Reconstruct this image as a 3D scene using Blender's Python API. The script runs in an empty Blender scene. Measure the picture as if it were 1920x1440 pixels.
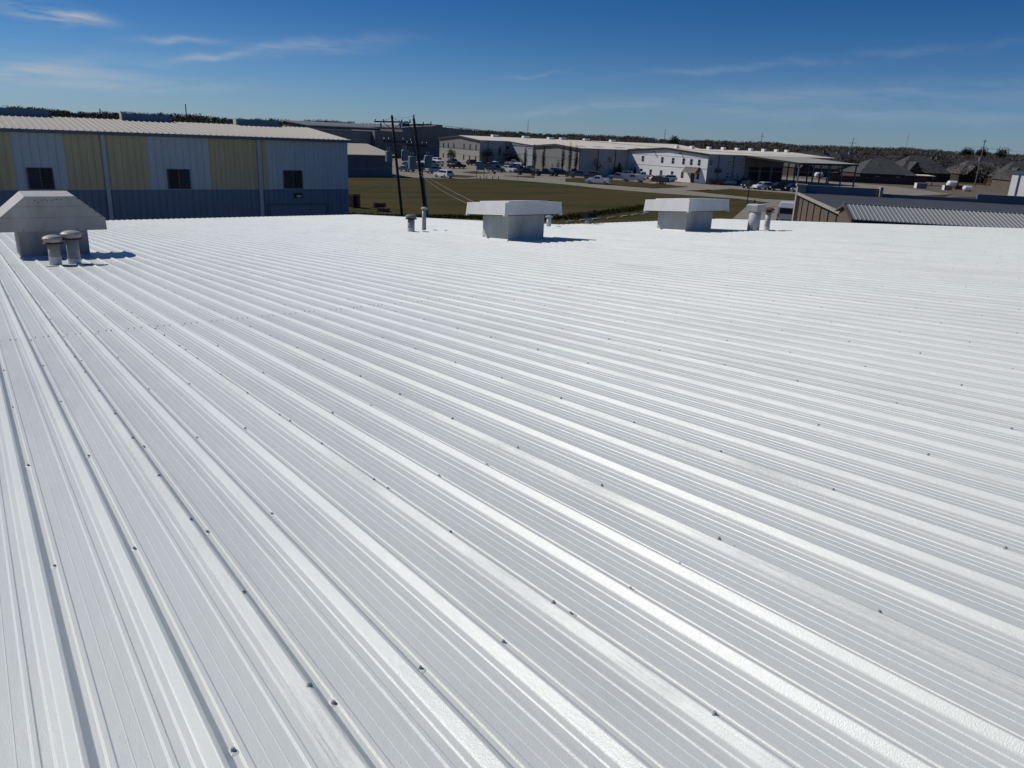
import bpy, math, random
from mathutils import Matrix, Vector
random.seed(11)
R = math.radians
sc = bpy.context.scene
col = sc.collection
PI = math.pi

# ------------------------------------------------------------------ camera
# world axes: X runs along the eaves of the buildings, Y along the roof ribs, Z up
cam_d = bpy.data.cameras.new('camera')
cam = bpy.data.objects.new('camera', cam_d); col.objects.link(cam)
cam_d.sensor_width = 36; cam_d.lens = 27.06; cam_d.clip_start = 0.05; cam_d.clip_end = 9000
cam.matrix_world = Matrix(((0.81995096, 0.14318266, -0.55423745, 0.0),
                           (-0.570883, 0.27575853, -0.77333681, 0.0),
                           (0.04210728, 0.950503, 0.30784902, 10.0),
                           (0, 0, 0, 1)))
sc.camera = cam

# ------------------------------------------------------------------ light
SUN_EL, SUN_AZ = 41.5, -33.0          # azimuth from +Y towards +X
az, el = R(SUN_AZ), R(SUN_EL)
sun_dir = Vector((math.sin(az)*math.cos(el), math.cos(az)*math.cos(el), math.sin(el)))
sd = bpy.data.lights.new('sun', 'SUN'); sd.energy = 3.5; sd.angle = R(0.53); sd.color = (1.0, 0.965, 0.90)
so = bpy.data.objects.new('sun', sd); col.objects.link(so)
so.rotation_euler = sun_dir.to_track_quat('Z', 'Y').to_euler()
so.location = (0, 0, 60)

sc.view_settings.view_transform = 'Standard'
sc.view_settings.look = 'None'
sc.view_settings.exposure = -0.16
sc.view_settings.gamma = 1.0
sc.view_settings.use_curve_mapping = False
sc.render.engine = 'CYCLES'

world = bpy.data.worlds.new('World'); sc.world = world; world.use_nodes = True
wn, wl = world.node_tree.nodes, world.node_tree.links
wn.clear()
def N(nodes, t, **kw):
    n = nodes.new(t)
    for k, v in kw.items(): setattr(n, k, v)
    return n
def setin(links, n, i, v):
    if hasattr(v, 'is_linked') or isinstance(v, bpy.types.NodeSocket): links.new(v, n.inputs[i])
    else: n.inputs[i].default_value = v
def mth(nodes, links, op, a, b=None, c=None, clamp=False):
    n = nodes.new('ShaderNodeMath'); n.operation = op; n.use_clamp = clamp
    for i, v in enumerate((a, b, c)):
        if v is not None: setin(links, n, i, v)
    return n.outputs[0]
out = N(wn, 'ShaderNodeOutputWorld'); bg = N(wn, 'ShaderNodeBackground')
sky = N(wn, 'ShaderNodeTexSky'); sky.sky_type = 'NISHITA'; sky.sun_disc = False
sky.sun_elevation = el; sky.sun_rotation = az
sky.altitude = 0; sky.air_density = 1.0; sky.dust_density = 0.0; sky.ozone_density = 6.0
W = lambda op, a, b=None, c=None, clamp=False: mth(wn, wl, op, a, b, c, clamp)
tc = N(wn, 'ShaderNodeTexCoord'); sep = N(wn, 'ShaderNodeSeparateXYZ'); wl.new(tc.outputs['Generated'], sep.inputs[0])
dx, dy, dz = sep.outputs
azm = W('MULTIPLY', W('ARCTAN2', dx, dy), 180/PI)      # degrees
elv = W('MULTIPLY', W('ARCSINE', dz), 180/PI)
cmb = N(wn, 'ShaderNodeCombineXYZ'); wl.new(azm, cmb.inputs[0]); wl.new(elv, cmb.inputs[1])
mp = N(wn, 'ShaderNodeMapping'); mp.inputs['Scale'].default_value = (0.16, 1.3, 1); mp.inputs['Rotation'].default_value = (0, 0, R(-6))
wl.new(cmb.outputs[0], mp.inputs[0])
nz = N(wn, 'ShaderNodeTexNoise'); nz.inputs['Scale'].default_value = 1.0; nz.inputs['Detail'].default_value = 7; nz.inputs['Roughness'].default_value = 0.62; nz.inputs['Distortion'].default_value = 0.7
wl.new(mp.outputs[0], nz.inputs['Vector'])
fib = W('MULTIPLY_ADD', nz.outputs['Fac'], 2.4, -.75, clamp=True)
wob = N(wn, 'ShaderNodeTexNoise'); wob.inputs['Scale'].default_value = 0.35; wob.inputs['Detail'].default_value = 3
wl.new(cmb.outputs[0], wob.inputs['Vector'])
wobv = W('MULTIPLY_ADD', wob.outputs['Fac'], 1.1, -0.55)
elw = W('ADD', elv, wobv)
# cirrus streaks: (az0, el0, az1, el1, half width in degrees, strength)
streaks = [(2.6, 5.95, 6.6, 5.6, .42, .75), (5.6, 5.7, 9.0, 5.5, .36, .8), (-4, .9, 6.2, 2.9, .5, .5), (2.0, 1.6, 11.0, 2.9, .7, .42),
           (10.5, 4.65, 15.3, 5.0, .22, .42), (12.0, 3.3, 17.5, 4.55, .22, .5), (16.5, 4.4, 26, 5.7, .45, .34), (5.0, 1.5, 16, 2.3, .4, .34),
           (34, 3.7, 38, 4.4, .12, .16), (43, 4.2, 54, 5.3, .22, .15), (53, 5.2, 66, 6.4, .3, .12), (44, 2.7, 68, 4.0, .6, .17),
           (46, 2.0, 70, 2.5, .55, .18), (34, 1.2, 44, 2.3, .3, .22), (-30, 3, -8, 8, .8, .5), (70, 4, 95, 9, .9, .3)]
tot = None
for a0, e0, a1, e1, hw, st in streaks:
    da, de = a1-a0, e1-e0; L = math.hypot(da, de); cxs, sxs = da/L, de/L; am, em = (a0+a1)/2, (e0+e1)/2
    p = W('ADD', W('MULTIPLY', W('SUBTRACT', azm, am), cxs/(L*.5)), W('MULTIPLY', W('SUBTRACT', elw, em), sxs/(L*.5)))
    q = W('ADD', W('MULTIPLY', W('SUBTRACT', elw, em), cxs/hw), W('MULTIPLY', W('SUBTRACT', azm, am), -sxs/hw))
    r2 = W('ADD', W('MULTIPLY', p, p), W('MULTIPLY', q, q))
    g = W('MULTIPLY', W('EXPONENT', W('MULTIPLY', r2, -1.0)), st)
    tot = g if tot is None else W('ADD', tot, g)
cl = W('MULTIPLY', tot, fib)
cl = W('MINIMUM', W('MULTIPLY', cl, 1.7), 0.85)
tint = N(wn, 'ShaderNodeMix'); tint.data_type = 'RGBA'; tint.blend_type = 'MULTIPLY'; tint.inputs['Factor'].default_value = 1.0
wl.new(sky.outputs[0], tint.inputs['A'])
tr = N(wn, 'ShaderNodeValToRGB'); tr.color_ramp.interpolation = 'EASE'      # air colour from the horizon upwards, constant above
te = tr.color_ramp.elements; te[0].position = 0.0; te[0].color = (0.51, 0.74, 1.14, 1); te[1].position = 1.0; te[1].color = (0.175, 0.47, 0.82, 1)
wl.new(W('MULTIPLY', elv, 1/9.5, clamp=True), tr.inputs[0]); wl.new(tr.outputs[0], tint.inputs['B'])
mx = N(wn, 'ShaderNodeMix'); mx.data_type = 'RGBA'; mx.blend_type = 'MIX'
wl.new(cl, mx.inputs['Factor']); wl.new(tint.outputs['Result'], mx.inputs['A']); mx.inputs['B'].default_value = (6.6, 7.4, 8.4, 1)
wl.new(mx.outputs['Result'], bg.inputs[0]); bg.inputs[1].default_value = 0.069
wl.new(bg.outputs[0], out.inputs[0])

# ------------------------------------------------------------------ materials
MATS = {}
def mat(name, c, rough=0.6, var=0.12, scale=3.0, metal=0.0, bump=0.0, bscale=40.0, spec=0.5, stretch=(1, 1, 1), c2=None, coord='Object'):
    if name in MATS: return MATS[name]
    m = bpy.data.materials.new(name); m.use_nodes = True; MATS[name] = m
    n, l = m.node_tree.nodes, m.node_tree.links; b = n['Principled BSDF']
    b.inputs['Roughness'].default_value = rough; b.inputs['Metallic'].default_value = metal
    b.inputs['Specular IOR Level'].default_value = spec
    t = N(n, 'ShaderNodeTexCoord'); mpn = N(n, 'ShaderNodeMapping'); mpn.inputs['Scale'].default_value = stretch
    l.new(t.outputs[coord], mpn.inputs[0])
    x = N(n, 'ShaderNodeTexNoise'); x.inputs['Scale'].default_value = scale; x.inputs['Detail'].default_value = 6; x.inputs['Roughness'].default_value = .6
    l.new(mpn.outputs[0], x.inputs['Vector'])
    r = N(n, 'ShaderNodeMapRange'); r.inputs['From Min'].default_value = .3; r.inputs['From Max'].default_value = .7
    l.new(x.outputs['Fac'], r.inputs['Value'])
    k = N(n, 'ShaderNodeMix'); k.data_type = 'RGBA'; l.new(r.outputs[0], k.inputs['Factor'])
    lo = [max(0, q*(1-var)) for q in c]; hi = c2 if c2 else [min(1, q*(1+var)) for q in c]
    k.inputs['A'].default_value = (*lo, 1); k.inputs['B'].default_value = (*hi, 1)
    l.new(k.outputs['Result'], b.inputs['Base Color'])
    if bump:
        y = N(n, 'ShaderNodeTexNoise'); y.inputs['Scale'].default_value = bscale; y.inputs['Detail'].default_value = 4
        l.new(mpn.outputs[0], y.inputs['Vector'])
        bp = N(n, 'ShaderNodeBump'); bp.inputs['Strength'].default_value = bump; bp.inputs['Distance'].default_value = .02
        l.new(y.outputs['Fac'], bp.inputs['Height']); l.new(bp.outputs[0], b.inputs['Normal'])
    return m

def roof_paint():
    m = bpy.data.materials.new('white_roof_coating'); m.use_nodes = True
    n, l = m.node_tree.nodes, m.node_tree.links; b = n['Principled BSDF']
    Q = lambda op, a, c=None, d=None, clamp=False: mth(n, l, op, a, c, d, clamp)
    t = N(n, 'ShaderNodeTexCoord'); oi = N(n, 'ShaderNodeObjectInfo')
    sp = N(n, 'ShaderNodeSeparateXYZ'); l.new(t.outputs['Object'], sp.inputs[0])
    rnd = Q('MULTIPLY', oi.outputs['Random'], 57.0)
    def noise(vec, scale, detail, w, rough=.55, dist=0.0):
        x = N(n, 'ShaderNodeTexNoise'); x.noise_dimensions = '4D'
        x.inputs['Scale'].default_value = scale; x.inputs['Detail'].default_value = detail; x.inputs['Roughness'].default_value = rough
        x.inputs['Distortion'].default_value = dist
        l.new(vec, x.inputs['Vector']); l.new(w, x.inputs['W']); return x.outputs['Fac']
    def scaled(v):
        mp = N(n, 'ShaderNodeMapping'); mp.inputs['Scale'].default_value = v; l.new(t.outputs['Object'], mp.inputs[0]); return mp.outputs[0]
    obj = t.outputs['Object']
    peel = noise(obj, 210, 2, rnd)                       # orange peel of the thick coat
    lump = noise(scaled((1, .35, 1)), 22, 4, rnd)        # brush and roller ridges
    wav = noise(scaled((1, .25, 1)), 3.0, 2, rnd)        # oil canning of the sheet
    strk = noise(scaled((9, .35, 1)), 14, 6, rnd, .7, .6)  # brushed caulk on the side laps
    # the side lap: the first 10 cm of every sheet
    lapm = Q('SUBTRACT', 1.0, Q('MULTIPLY_ADD', sp.outputs[0], 90, 1.6, clamp=True))
    patch = Q('MULTIPLY_ADD', noise(scaled((1, .6, 1)), 1.7, 3, rnd), 6, -2.6, clamp=True)
    hgt = Q('ADD', Q('MULTIPLY', peel, .0013), Q('MULTIPLY', lump, .0026))
    hgt = Q('ADD', hgt, Q('MULTIPLY', wav, .012))
    hgt = Q('ADD', hgt, Q('MULTIPLY', Q('MULTIPLY', strk, .0085), Q('MULTIPLY', lapm, Q('MULTIPLY_ADD', patch, .75, .25))))
    bp = N(n, 'ShaderNodeBump'); bp.inputs['Strength'].default_value = .85; bp.inputs['Distance'].default_value = 1.0
    l.new(hgt, bp.inputs['Height']); l.new(bp.outputs[0], b.inputs['Normal'])
    dirt = noise(scaled((1, .3, 1)), 1.1, 8, rnd, .68)
    df = Q('MULTIPLY_ADD', dirt, 3.2, -1.5, clamp=True)
    spk = noise(obj, 34, 2, rnd); spf = Q('MULTIPLY_ADD', spk, 22, -16.6, clamp=True)
    k = N(n, 'ShaderNodeMix'); k.data_type = 'RGBA'; l.new(df, k.inputs['Factor'])
    k.inputs['A'].default_value = (.725, .742, .688, 1); k.inputs['B'].default_value = (.59, .603, .565, 1)
    k2 = N(n, 'ShaderNodeMix'); k2.data_type = 'RGBA'; l.new(Q('MULTIPLY', spf, .45), k2.inputs['Factor'])
    l.new(k.outputs['Result'], k2.inputs['A']); k2.inputs['B'].default_value = (.34, .33, .31, 1)
    l.new(k2.outputs['Result'], b.inputs['Base Color'])
    b.inputs['Roughness'].default_value = .43; b.inputs['Specular IOR Level'].default_value = .75
    return m

def ground_grass():
    m = bpy.data.materials.new('winter_grass'); m.use_nodes = True
    n, l = m.node_tree.nodes, m.node_tree.links; b = n['Principled BSDF']
    t = N(n, 'ShaderNodeTexCoord'); mp = N(n, 'ShaderNodeMapping'); l.new(t.outputs['Object'], mp.inputs[0])
    mp.inputs['Rotation'].default_value = (0, 0, R(40)); mp.inputs['Scale'].default_value = (.25, 1.0, 1)
    a = N(n, 'ShaderNodeTexNoise'); a.inputs['Scale'].default_value = .16; a.inputs['Detail'].default_value = 8; a.inputs['Roughness'].default_value = .68; l.new(mp.outputs[0], a.inputs['Vector'])
    c = N(n, 'ShaderNodeTexNoise'); c.inputs['Scale'].default_value = 2.2; c.inputs['Detail'].default_value = 6; l.new(t.outputs['Object'], c.inputs['Vector'])
    rp = N(n, 'ShaderNodeValToRGB'); e = rp.color_ramp.elements
    e[0].position = .36; e[0].color = (.034, .040, .008, 1); e[1].position = .64; e[1].color = (.084, .056, .022, 1)
    x = e.new(.5); x.color = (.064, .052, .014, 1)
    l.new(a.outputs['Fac'], rp.inputs[0])
    k = N(n, 'ShaderNodeMix'); k.data_type = 'RGBA'; k.blend_type = 'MULTIPLY'; k.inputs['Factor'].default_value = .7
    l.new(rp.outputs[0], k.inputs['A'])
    r2 = N(n, 'ShaderNodeMapRange'); r2.inputs['From Min'].default_value = .25; r2.inputs['From Max'].default_value = .75; r2.inputs['To Min'].default_value = .75; r2.inputs['To Max'].default_value = 1.25
    l.new(c.outputs['Fac'], r2.inputs['Value']); l.new(r2.outputs[0], k.inputs['B'])
    l.new(k.outputs['Result'], b.inputs['Base Color']); b.inputs['Roughness'].default_value = .95; b.inputs['Specular IOR Level'].default_value = .1
    return m

def foliage_mat(name, c1, c2):
    m = bpy.data.materials.new(name); m.use_nodes = True; MATS[name] = m
    n, l = m.node_tree.nodes, m.node_tree.links; b = n['Principled BSDF']
    g = N(n, 'ShaderNodeNewGeometry')
    k = N(n, 'ShaderNodeMix'); k.data_type = 'RGBA'; l.new(g.outputs['Random Per Island'], k.inputs['Factor'])
    k.inputs['A'].default_value = (*c1, 1); k.inputs['B'].default_value = (*c2, 1)
    l.new(k.outputs['Result'], b.inputs['Base Color']); b.inputs['Roughness'].default_value = .9; b.inputs['Specular IOR Level'].default_value = .1
    return m

M_ROOF = roof_paint()
M_GRASS = ground_grass()
M_SCREW = mat('painted_screw', (.38, .385, .38), .5, .3, 60)  # white-painted heads, greyed to take in their shaded side
M_GALV = mat('weathered_hood_metal', (.42, .40, .355), .55, .22, 2.2, bump=.15, bscale=6, stretch=(1, 1, .4))
M_GALVD = mat('stained_curb_metal', (.29, .28, .26), .6, .3, 2.0, stretch=(1, 1, .35))
M_CAPW = mat('cap_sheet_metal', (.72, .70, .66), .5, .1, 1.6, stretch=(1, 1, .5))
M_CURBW = mat('curb_sheet_metal', (.52, .51, .48), .55, .22, 2.5, stretch=(1, 1, .4))
M_PIPE = mat('pipe_galvanised', (.33, .33, .32), .5, .2, 5)
M_PIPET = mat('pipe_tan', (.42, .38, .30), .6, .15, 5)
M_PIPEW = mat('pipe_white', (.66, .66, .65), .5, .12, 5)
M_RUST = mat('rusty_collar', (.12, .075, .05), .8, .4, 12)
M_DARK = mat('dark_gap', (.015, .015, .017), .8)
M_RIVET = mat('rivet', (.05, .05, .05), .5)
M_B1U = mat('pale_blue_siding', (.41, .46, .49), .5, .08, .8, stretch=(3, 3, .3))
M_B1L = mat('shaded_blue_siding', (.105, .16, .235), .5, .1, .8, stretch=(3, 3, .3))  # the upper blue darkened for the shade low on the wall
M_B1T = mat('tan_siding', (.47, .395, .225), .55, .1, .8, stretch=(3, 3, .3))
M_B1R = mat('tan_white_roof_sheet', (.47, .43, .35), .6, .08, .7, stretch=(1, .3, 1))
M_TRIM = mat('blue_trim', (.06, .10, .15), .5, .1)
M_DSP = mat('downspout_paint', (.36, .40, .47), .5, .1)
M_LOUV = mat('louver_metal', (.07, .07, .075), .6, .3, 4)
M_RVB = mat('ridge_vent_blue', (.10, .16, .22), .5, .1)
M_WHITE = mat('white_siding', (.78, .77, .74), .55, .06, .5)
M_WSHADE = mat('shaded_white_siding', (.35, .365, .37), .55, .08, .5, stretch=(1, 1, .3))  # shaded copy of the white siding, for walls turned from the sun
M_GREY = mat('grey_siding', (.23, .225, .205), .6, .1, .4, stretch=(1, 1, .3))
M_GREYD = mat('dark_grey_siding', (.15, .15, .145), .6, .1, .4, stretch=(1, 1, .3))
M_TANW = mat('tan_wainscot', (.36, .34, .29), .7, .1, .6)
M_WROOF = mat('cream_roof_sheet', (.80, .72, .58), .6, .06, .2, spec=.15, stretch=(3, .4, 1))
M_GROOF = mat('grey_roof_sheet', (.17, .165, .165), .7, .1, .2, stretch=(3, .4, 1))
M_BROWN = mat('brown_trim', (.07, .05, .042), .6)
M_GLASS = mat('dark_glass', (.02, .025, .03), .12, .2, 1, spec=.6)
M_CONC = mat('concrete_paving', (.27, .24, .195), .95, .14, .25, spec=.1)
M_ASPH = mat('asphalt_paving', (.10, .095, .088), .95, .2, .3)
M_WOOD = mat('pole_wood', (.055, .042, .033), .9, .3, 2, stretch=(4, 4, .3))
M_WOODG = mat('grey_pole_wood', (.16, .145, .13), .9, .2, 2)
M_TRANS = mat('transformer_grey', (.22, .25, .27), .5, .1)
M_WIRE = mat('wire_grey', (.20, .20, .19), .6, .1)
M_WIREL = mat('wire_aluminium', (.30, .29, .26), .4, .1)
M_INS = mat('insulator', (.10, .11, .12), .3)
M_SHING = mat('dark_shingles', (.062, .060, .060), .95, .25, .6)
M_SHINGB = mat('brown_grey_shingles', (.085, .075, .066), .95, .25, .6)
M_SHINGG = mat('green_grey_shingles', (.060, .064, .058), .95, .25, .6)
M_BRICK = mat('brown_brick', (.055, .036, .028), .9, .2, .8)
M_BRICKT = mat('pale_brick', (.12, .09, .07), .9, .2, .8)
M_FLAT = mat('membrane_roof', (.055, .058, .066), .85, .15, .3)
M_BRWALL = mat('tan_brown_siding', (.135, .095, .068), .7, .12, 1, stretch=(3, 3, .3))
M_TANP = mat('tan_parapet', (.36, .31, .24), .8, .12, 1)
M_PARB = mat('blue_grey_parapet', (.11, .14, .18), .6, .12, .5)
M_SEAM = mat('standing_seam_grey', (.21, .215, .205), .45, .1, .5)
M_SEAMR = mat('seam_light', (.42, .43, .42), .4, .05)
M_TYRE = mat('tyre', (.015, .015, .016), .8)
M_RIM = mat('wheel_rim', (.35, .35, .36), .35, metal=.6)
M_RED = mat('red_paint', (.22, .025, .018), .6)
M_REDL = mat('tail_lamp', (.25, .01, .01), .3)
M_LAMP = mat('head_lamp', (.7, .7, .68), .15)
M_YEL = mat('machine_yellow', (.50, .26, .03), .5)
M_ORG = mat('tan_box', (.42, .25, .08), .7)
M_TANK = mat('white_tank', (.78, .78, .76), .5, .05)
M_POST = mat('pale_post', (.30, .29, .27), .7)
M_SIGN = mat('blue_grey_sign', (.20, .25, .28), .5, .15, 2)
M_KERB = mat('pale_kerb', (.45, .44, .40), .9)
M_BARK = mat('bark', (.05, .04, .033), .95, .3, 3)
M_PALLET = mat('weathered_pallet_wood', (.085, .05, .03), .9, .4, 2)
M_LEAFD = foliage_mat('dark_evergreen', (.010, .016, .007), (.035, .046, .018))
M_LEAFC = foliage_mat('cypress_green', (.012, .016, .008), (.035, .036, .020))
M_LEAFB = foliage_mat('bare_twigs', (.035, .028, .022), (.075, .060, .046))
M_WOODS = foliage_mat('winter_woods', (.105, .092, .076), (.145, .127, .103))
M_WOODF = foliage_mat('winter_woods_green', (.045, .041, .028), (.105, .094, .066))
M_DITCH = foliage_mat('ditch_weeds', (.020, .027, .007), (.058, .058, .018))
def paint(name, c): return mat('paint_'+name, c, .28, .04, 1, spec=.6)
P_WHITE = paint('white', (.72, .73, .74)); P_SILV = paint('silver', (.34, .35, .37)); P_BLACK = paint('black', (.012, .012, .014))
P_GREY = paint('grey', (.11, .115, .12)); P_BLUE = paint('blue', (.03, .06, .13)); P_NAVY = paint('navy', (.014, .02, .04)); P_RED = paint('red', (.14, .012, .012))

# ------------------------------------------------------------------ mesh helpers
class MB:
    def __init__(s): s.v = []; s.f = []; s.m = []
    def quad(s, *p):
        i = len(s.v); s.v += [tuple(q) for q in p]; s.f.append(tuple(range(i, i+len(p))))
        return s
    def box(s, x0, y0, z0, x1, y1, z1):
        i = len(s.v)
        s.v += [(x0, y0, z0), (x1, y0, z0), (x1, y1, z0), (x0, y1, z0), (x0, y0, z1), (x1, y0, z1), (x1, y1, z1), (x0, y1, z1)]
        s.f += [tuple(i+k for k in q) for q in ((3, 2, 1, 0), (4, 5, 6, 7), (0, 1, 5, 4), (1, 2, 6, 5), (2, 3, 7, 6), (3, 0, 4, 7))]
        return s
    def hexa(s, b, t):
        i = len(s.v); s.v += [tuple(q) for q in b] + [tuple(q) for q in t]; n = len(b)
        s.f.append(tuple(i+k for k in reversed(range(n)))); s.f.append(tuple(i+n+k for k in range(n)))
        for k in range(n): s.f.append((i+k, i+(k+1) % n, i+n+(k+1) % n, i+n+k))
        return s
    def prism(s, prof, axis, a, b):
        # prof: 2D polygon in the other two axes, extruded along axis from a to b
        def P(q, w):
            return {'x': (w, q[0], q[1]), 'y': (q[0], w, q[1]), 'z': (q[0], q[1], w)}[axis]
        return s.hexa([P(q, a) for q in prof], [P(q, b) for q in prof])
    def lathe(s, prof, n=16, c=(0, 0, 0), caps=True):
        i = len(s.v)
        for r, z in prof:
            for k in range(n):
                a = 2*PI*k/n; s.v.append((c[0]+r*math.cos(a), c[1]+r*math.sin(a), c[2]+z))
        for j in range(len(prof)-1):
            for k in range(n):
                s.f.append((i+j*n+k, i+j*n+(k+1) % n, i+(j+1)*n+(k+1) % n, i+(j+1)*n+k))
        if caps:
            s.f.append(tuple(i+k for k in reversed(range(n)))); s.f.append(tuple(i+(len(prof)-1)*n+k for k in range(n)))
        return s
    def tube(s, pts, r, n=6, r2=None):
        i = len(s.v); pts = [Vector(p) for p in pts]; m = len(pts)
        for j, p in enumerate(pts):
            d = (pts[min(j+1, m-1)]-pts[max(j-1, 0)]).normalized()
            a = d.cross(Vector((0, 0, 1)) if abs(d.z) < .9 else Vector((1, 0, 0))).normalized(); b = d.cross(a)
            rr = r if r2 is None else r+(r2-r)*j/(m-1)
            for k in range(n):
                t = 2*PI*k/n; s.v.append(tuple(p+a*rr*math.cos(t)+b*rr*math.sin(t)))
        for j in range(m-1):
            for k in range(n): s.f.append((i+j*n+k, i+j*n+(k+1) % n, i+(j+1)*n+(k+1) % n, i+(j+1)*n+k))
        s.f.append(tuple(i+k for k in reversed(range(n)))); s.f.append(tuple(i+(m-1)*n+k for k in range(n)))
        return s
    def mesh(s, name, m=None, smooth=False):
        me = bpy.data.meshes.new(name); me.from_pydata(s.v, [], s.f); me.update()
        if m: me.materials.append(m)
        if smooth:
            for p in me.polygons: p.use_smooth = True
        return me
    def build(s, name, m, parent=None, loc=(0, 0, 0), smooth=False):
        return link(name, s.mesh(name, m, smooth), parent, loc)
def link(name, me, parent=None, loc=(0, 0, 0), rot=None):
    o = bpy.data.objects.new(name, me); col.objects.link(o); o.location = loc
    if rot: o.rotation_euler = rot
    if parent: o.parent = parent
    return o
def tag(o, label, cat, group=None):
    o['label'] = label; o['category'] = cat
    if group: o['group'] = group
    return o
def thing(name, label, cat, loc, rz=0.0, group=None):
    o = bpy.data.objects.new(name, None); col.objects.link(o); o.location = loc; o.rotation_euler = (0, 0, rz); o.empty_display_size = .3
    return tag(o, label, cat, group)
def struct(o): o['kind'] = 'structure'; return o
def stuff(o): o['kind'] = 'stuff'; return o

# ------------------------------------------------------------------ ground
g = MB().quad((-4000, -4000, 0), (4000, -4000, 0), (4000, 6000, 0), (-4000, 6000, 0)).build('ground', M_GRASS); struct(g)
def sheet(name, pts, z, m):
    o = MB().quad(*[(x, y, z) for x, y in pts]).build(name, m); return struct(o)
def slab(name, pts, z0, z1, m):
    o = MB().hexa([(x, y, z0) for x, y in pts], [(x, y, z1) for x, y in pts]).build(name, m); return struct(o)
# concrete car park and roads of the works across the field
sheet('parking_lot', [(40, 158), (79.2, 158.3), (87.8, 156.4), (90.6, 154.3), (99.7, 155.5), (103.9, 154), (106.4, 148.8), (110.7, 137.5), (111.6, 125.6), (115.8, 114.6),
      (121.4, 105.4), (124.5, 100.5), (123.6, 92.7), (135.6, 93.5), (170, 100), (214, 104), (230, 128), (236, 170), (236, 262), (60, 262), (40, 200)], .02, M_CONC)
sheet('driveway', [(84, 69), (88.1, 72), (97.7, 78.7), (110.7, 87.6), (115.2, 89.3), (123.6, 92.69), (135.6, 93.49), (118, 80), (99, 66), (90, 58), (80, 62)], .024, M_CONC)
for pts in ([(130.2, 117.7), (149.7, 123.5), (154.2, 107.7), (135.6, 95.5), (130.3, 99.6)], [(126.5, 157.3), (134.9, 158.8), (138.6, 142.9), (141.1, 129.3), (126.3, 125.8), (117.3, 145.8)],
            [(129.5, 119.1), (139.8, 121.6), (137.5, 118.8), (131, 118.2)], [(109.3, 179.3), (116.9, 185.1), (118, 177.2), (109.9, 174)], [(99.9, 168.7), (103.6, 163.2), (97.8, 158.1), (94.4, 159.7)],
            [(113.7, 166.1), (122, 164.9), (117.4, 158.6)]):
    slab('grass_island', pts, .02, .10, M_GRASS)
sheet('yard', [(196, 97), (262, 90), (300, 120), (290, 175), (236.1, 185), (236.1, 170), (230.1, 128), (214.1, 104)], .016, mat('yard_dirt', (.13, .10, .07), .95, .2, .3))

# ------------------------------------------------------------------ the roof we stand on
SL = R(4.76); Z0 = 8.4607; PITCH = .3048; PW = 3*PITCH; U0 = .655
def zr(v): return Z0 - v*math.tan(SL)
bld = thing('warehouse', 'huge low-slope warehouse under a freshly white-coated ribbed metal roof, filling the foreground', 'warehouse', (0, 0, 0))
# rib profile over one pitch, t = 0 at the steep right foot of the rib
def bead(t0, h, w): return [(t0, 0), (t0+.006, h*.14), (t0+.011, h*.43), (t0+.016, h*.82), (t0+.022, h), (t0+.030+w, h), (t0+.033+w, h*.92), (t0+.043+w, h*.12), (t0+.050+w, 0)]
PROF = [(.042, 0)]+bead(.092, 4.3, .040)+[(.292, 0), (.296, 1.5), (.303, 1.5), (.307, 0), (.424, 0), (.428, 1.5), (.435, 1.5), (.439, 0)]+bead(.545, 4.6, .032)+[
        (.706, .2), (.712, .8), (.718, 2.0), (.724, 3.4), (.731, 4.2), (.796, 5.6), (.810, 7.6), (.822, 10.2), (.896, 29.2), (.904, 31.2), (.912, 32.2), (.922, 32.4), (.956, 29.4), (.963, 27.8), (1.030, 2.4), (1.036, .6)]
def panel_mesh(L):
    pr = []
    for k in range(3):
        for t, z in PROF: pr.append(((k+t)*PITCH, z*.001))
    t0 = -.30*PITCH                                   # the sheet starts on the left shoulder of its lap rib
    head = [((t-1)*PITCH, z*.001+.0016) for t, z in PROF if t > .705]
    pr = [(x, z) for x, z in pr if x < (3-.255)*PITCH]
    pts = head+pr
    b = MB()
    for x, z in pts:
        for y in (0, L): b.v.append((x, y, z))
    for i in range(len(pts)-1): b.f.append((2*i, 2*i+2, 2*i+3, 2*i+1))
    b.v.append((pts[0][0], 0, -.001)); b.v.append((pts[0][0], L, -.001)); n = len(b.v); b.f.append((n-2, 0, 1, n-1))
    for e in (0, 1):                                   # folded lower end of the sheet
        pass
    return b.mesh('roof_panel', M_ROOF)
V_RIDGE = -3.0
LONG = [V_RIDGE, 9.55, 19.3, 29.6, 40.2, 51.15]; SHORT = [V_RIDGE, 9.55, 19.3, 28.3]
pmesh = {}
PANELS = {}
SEAM0 = U0+.035-2*0.0                                  # right foot of seam rib number 0
for k in range(-9, 36):
    cuts = LONG if k <= 23 else SHORT
    for c in range(len(cuts)-1):
        a, e = cuts[c], cuts[c+1]+(.11 if c < len(cuts)-2 else 0)
        L = (e-a)/math.cos(SL); key = round(L, 3)
        if key not in pmesh: pmesh[key] = panel_mesh(L)
        lift = (len(LONG)-c)*.0045
        o = link('roof_panel', pmesh[key], bld, (SEAM0+k*PW, a, zr(a)+lift), (-SL, 0, 0))
        PANELS[(k, c)] = (o, a, e)
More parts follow.
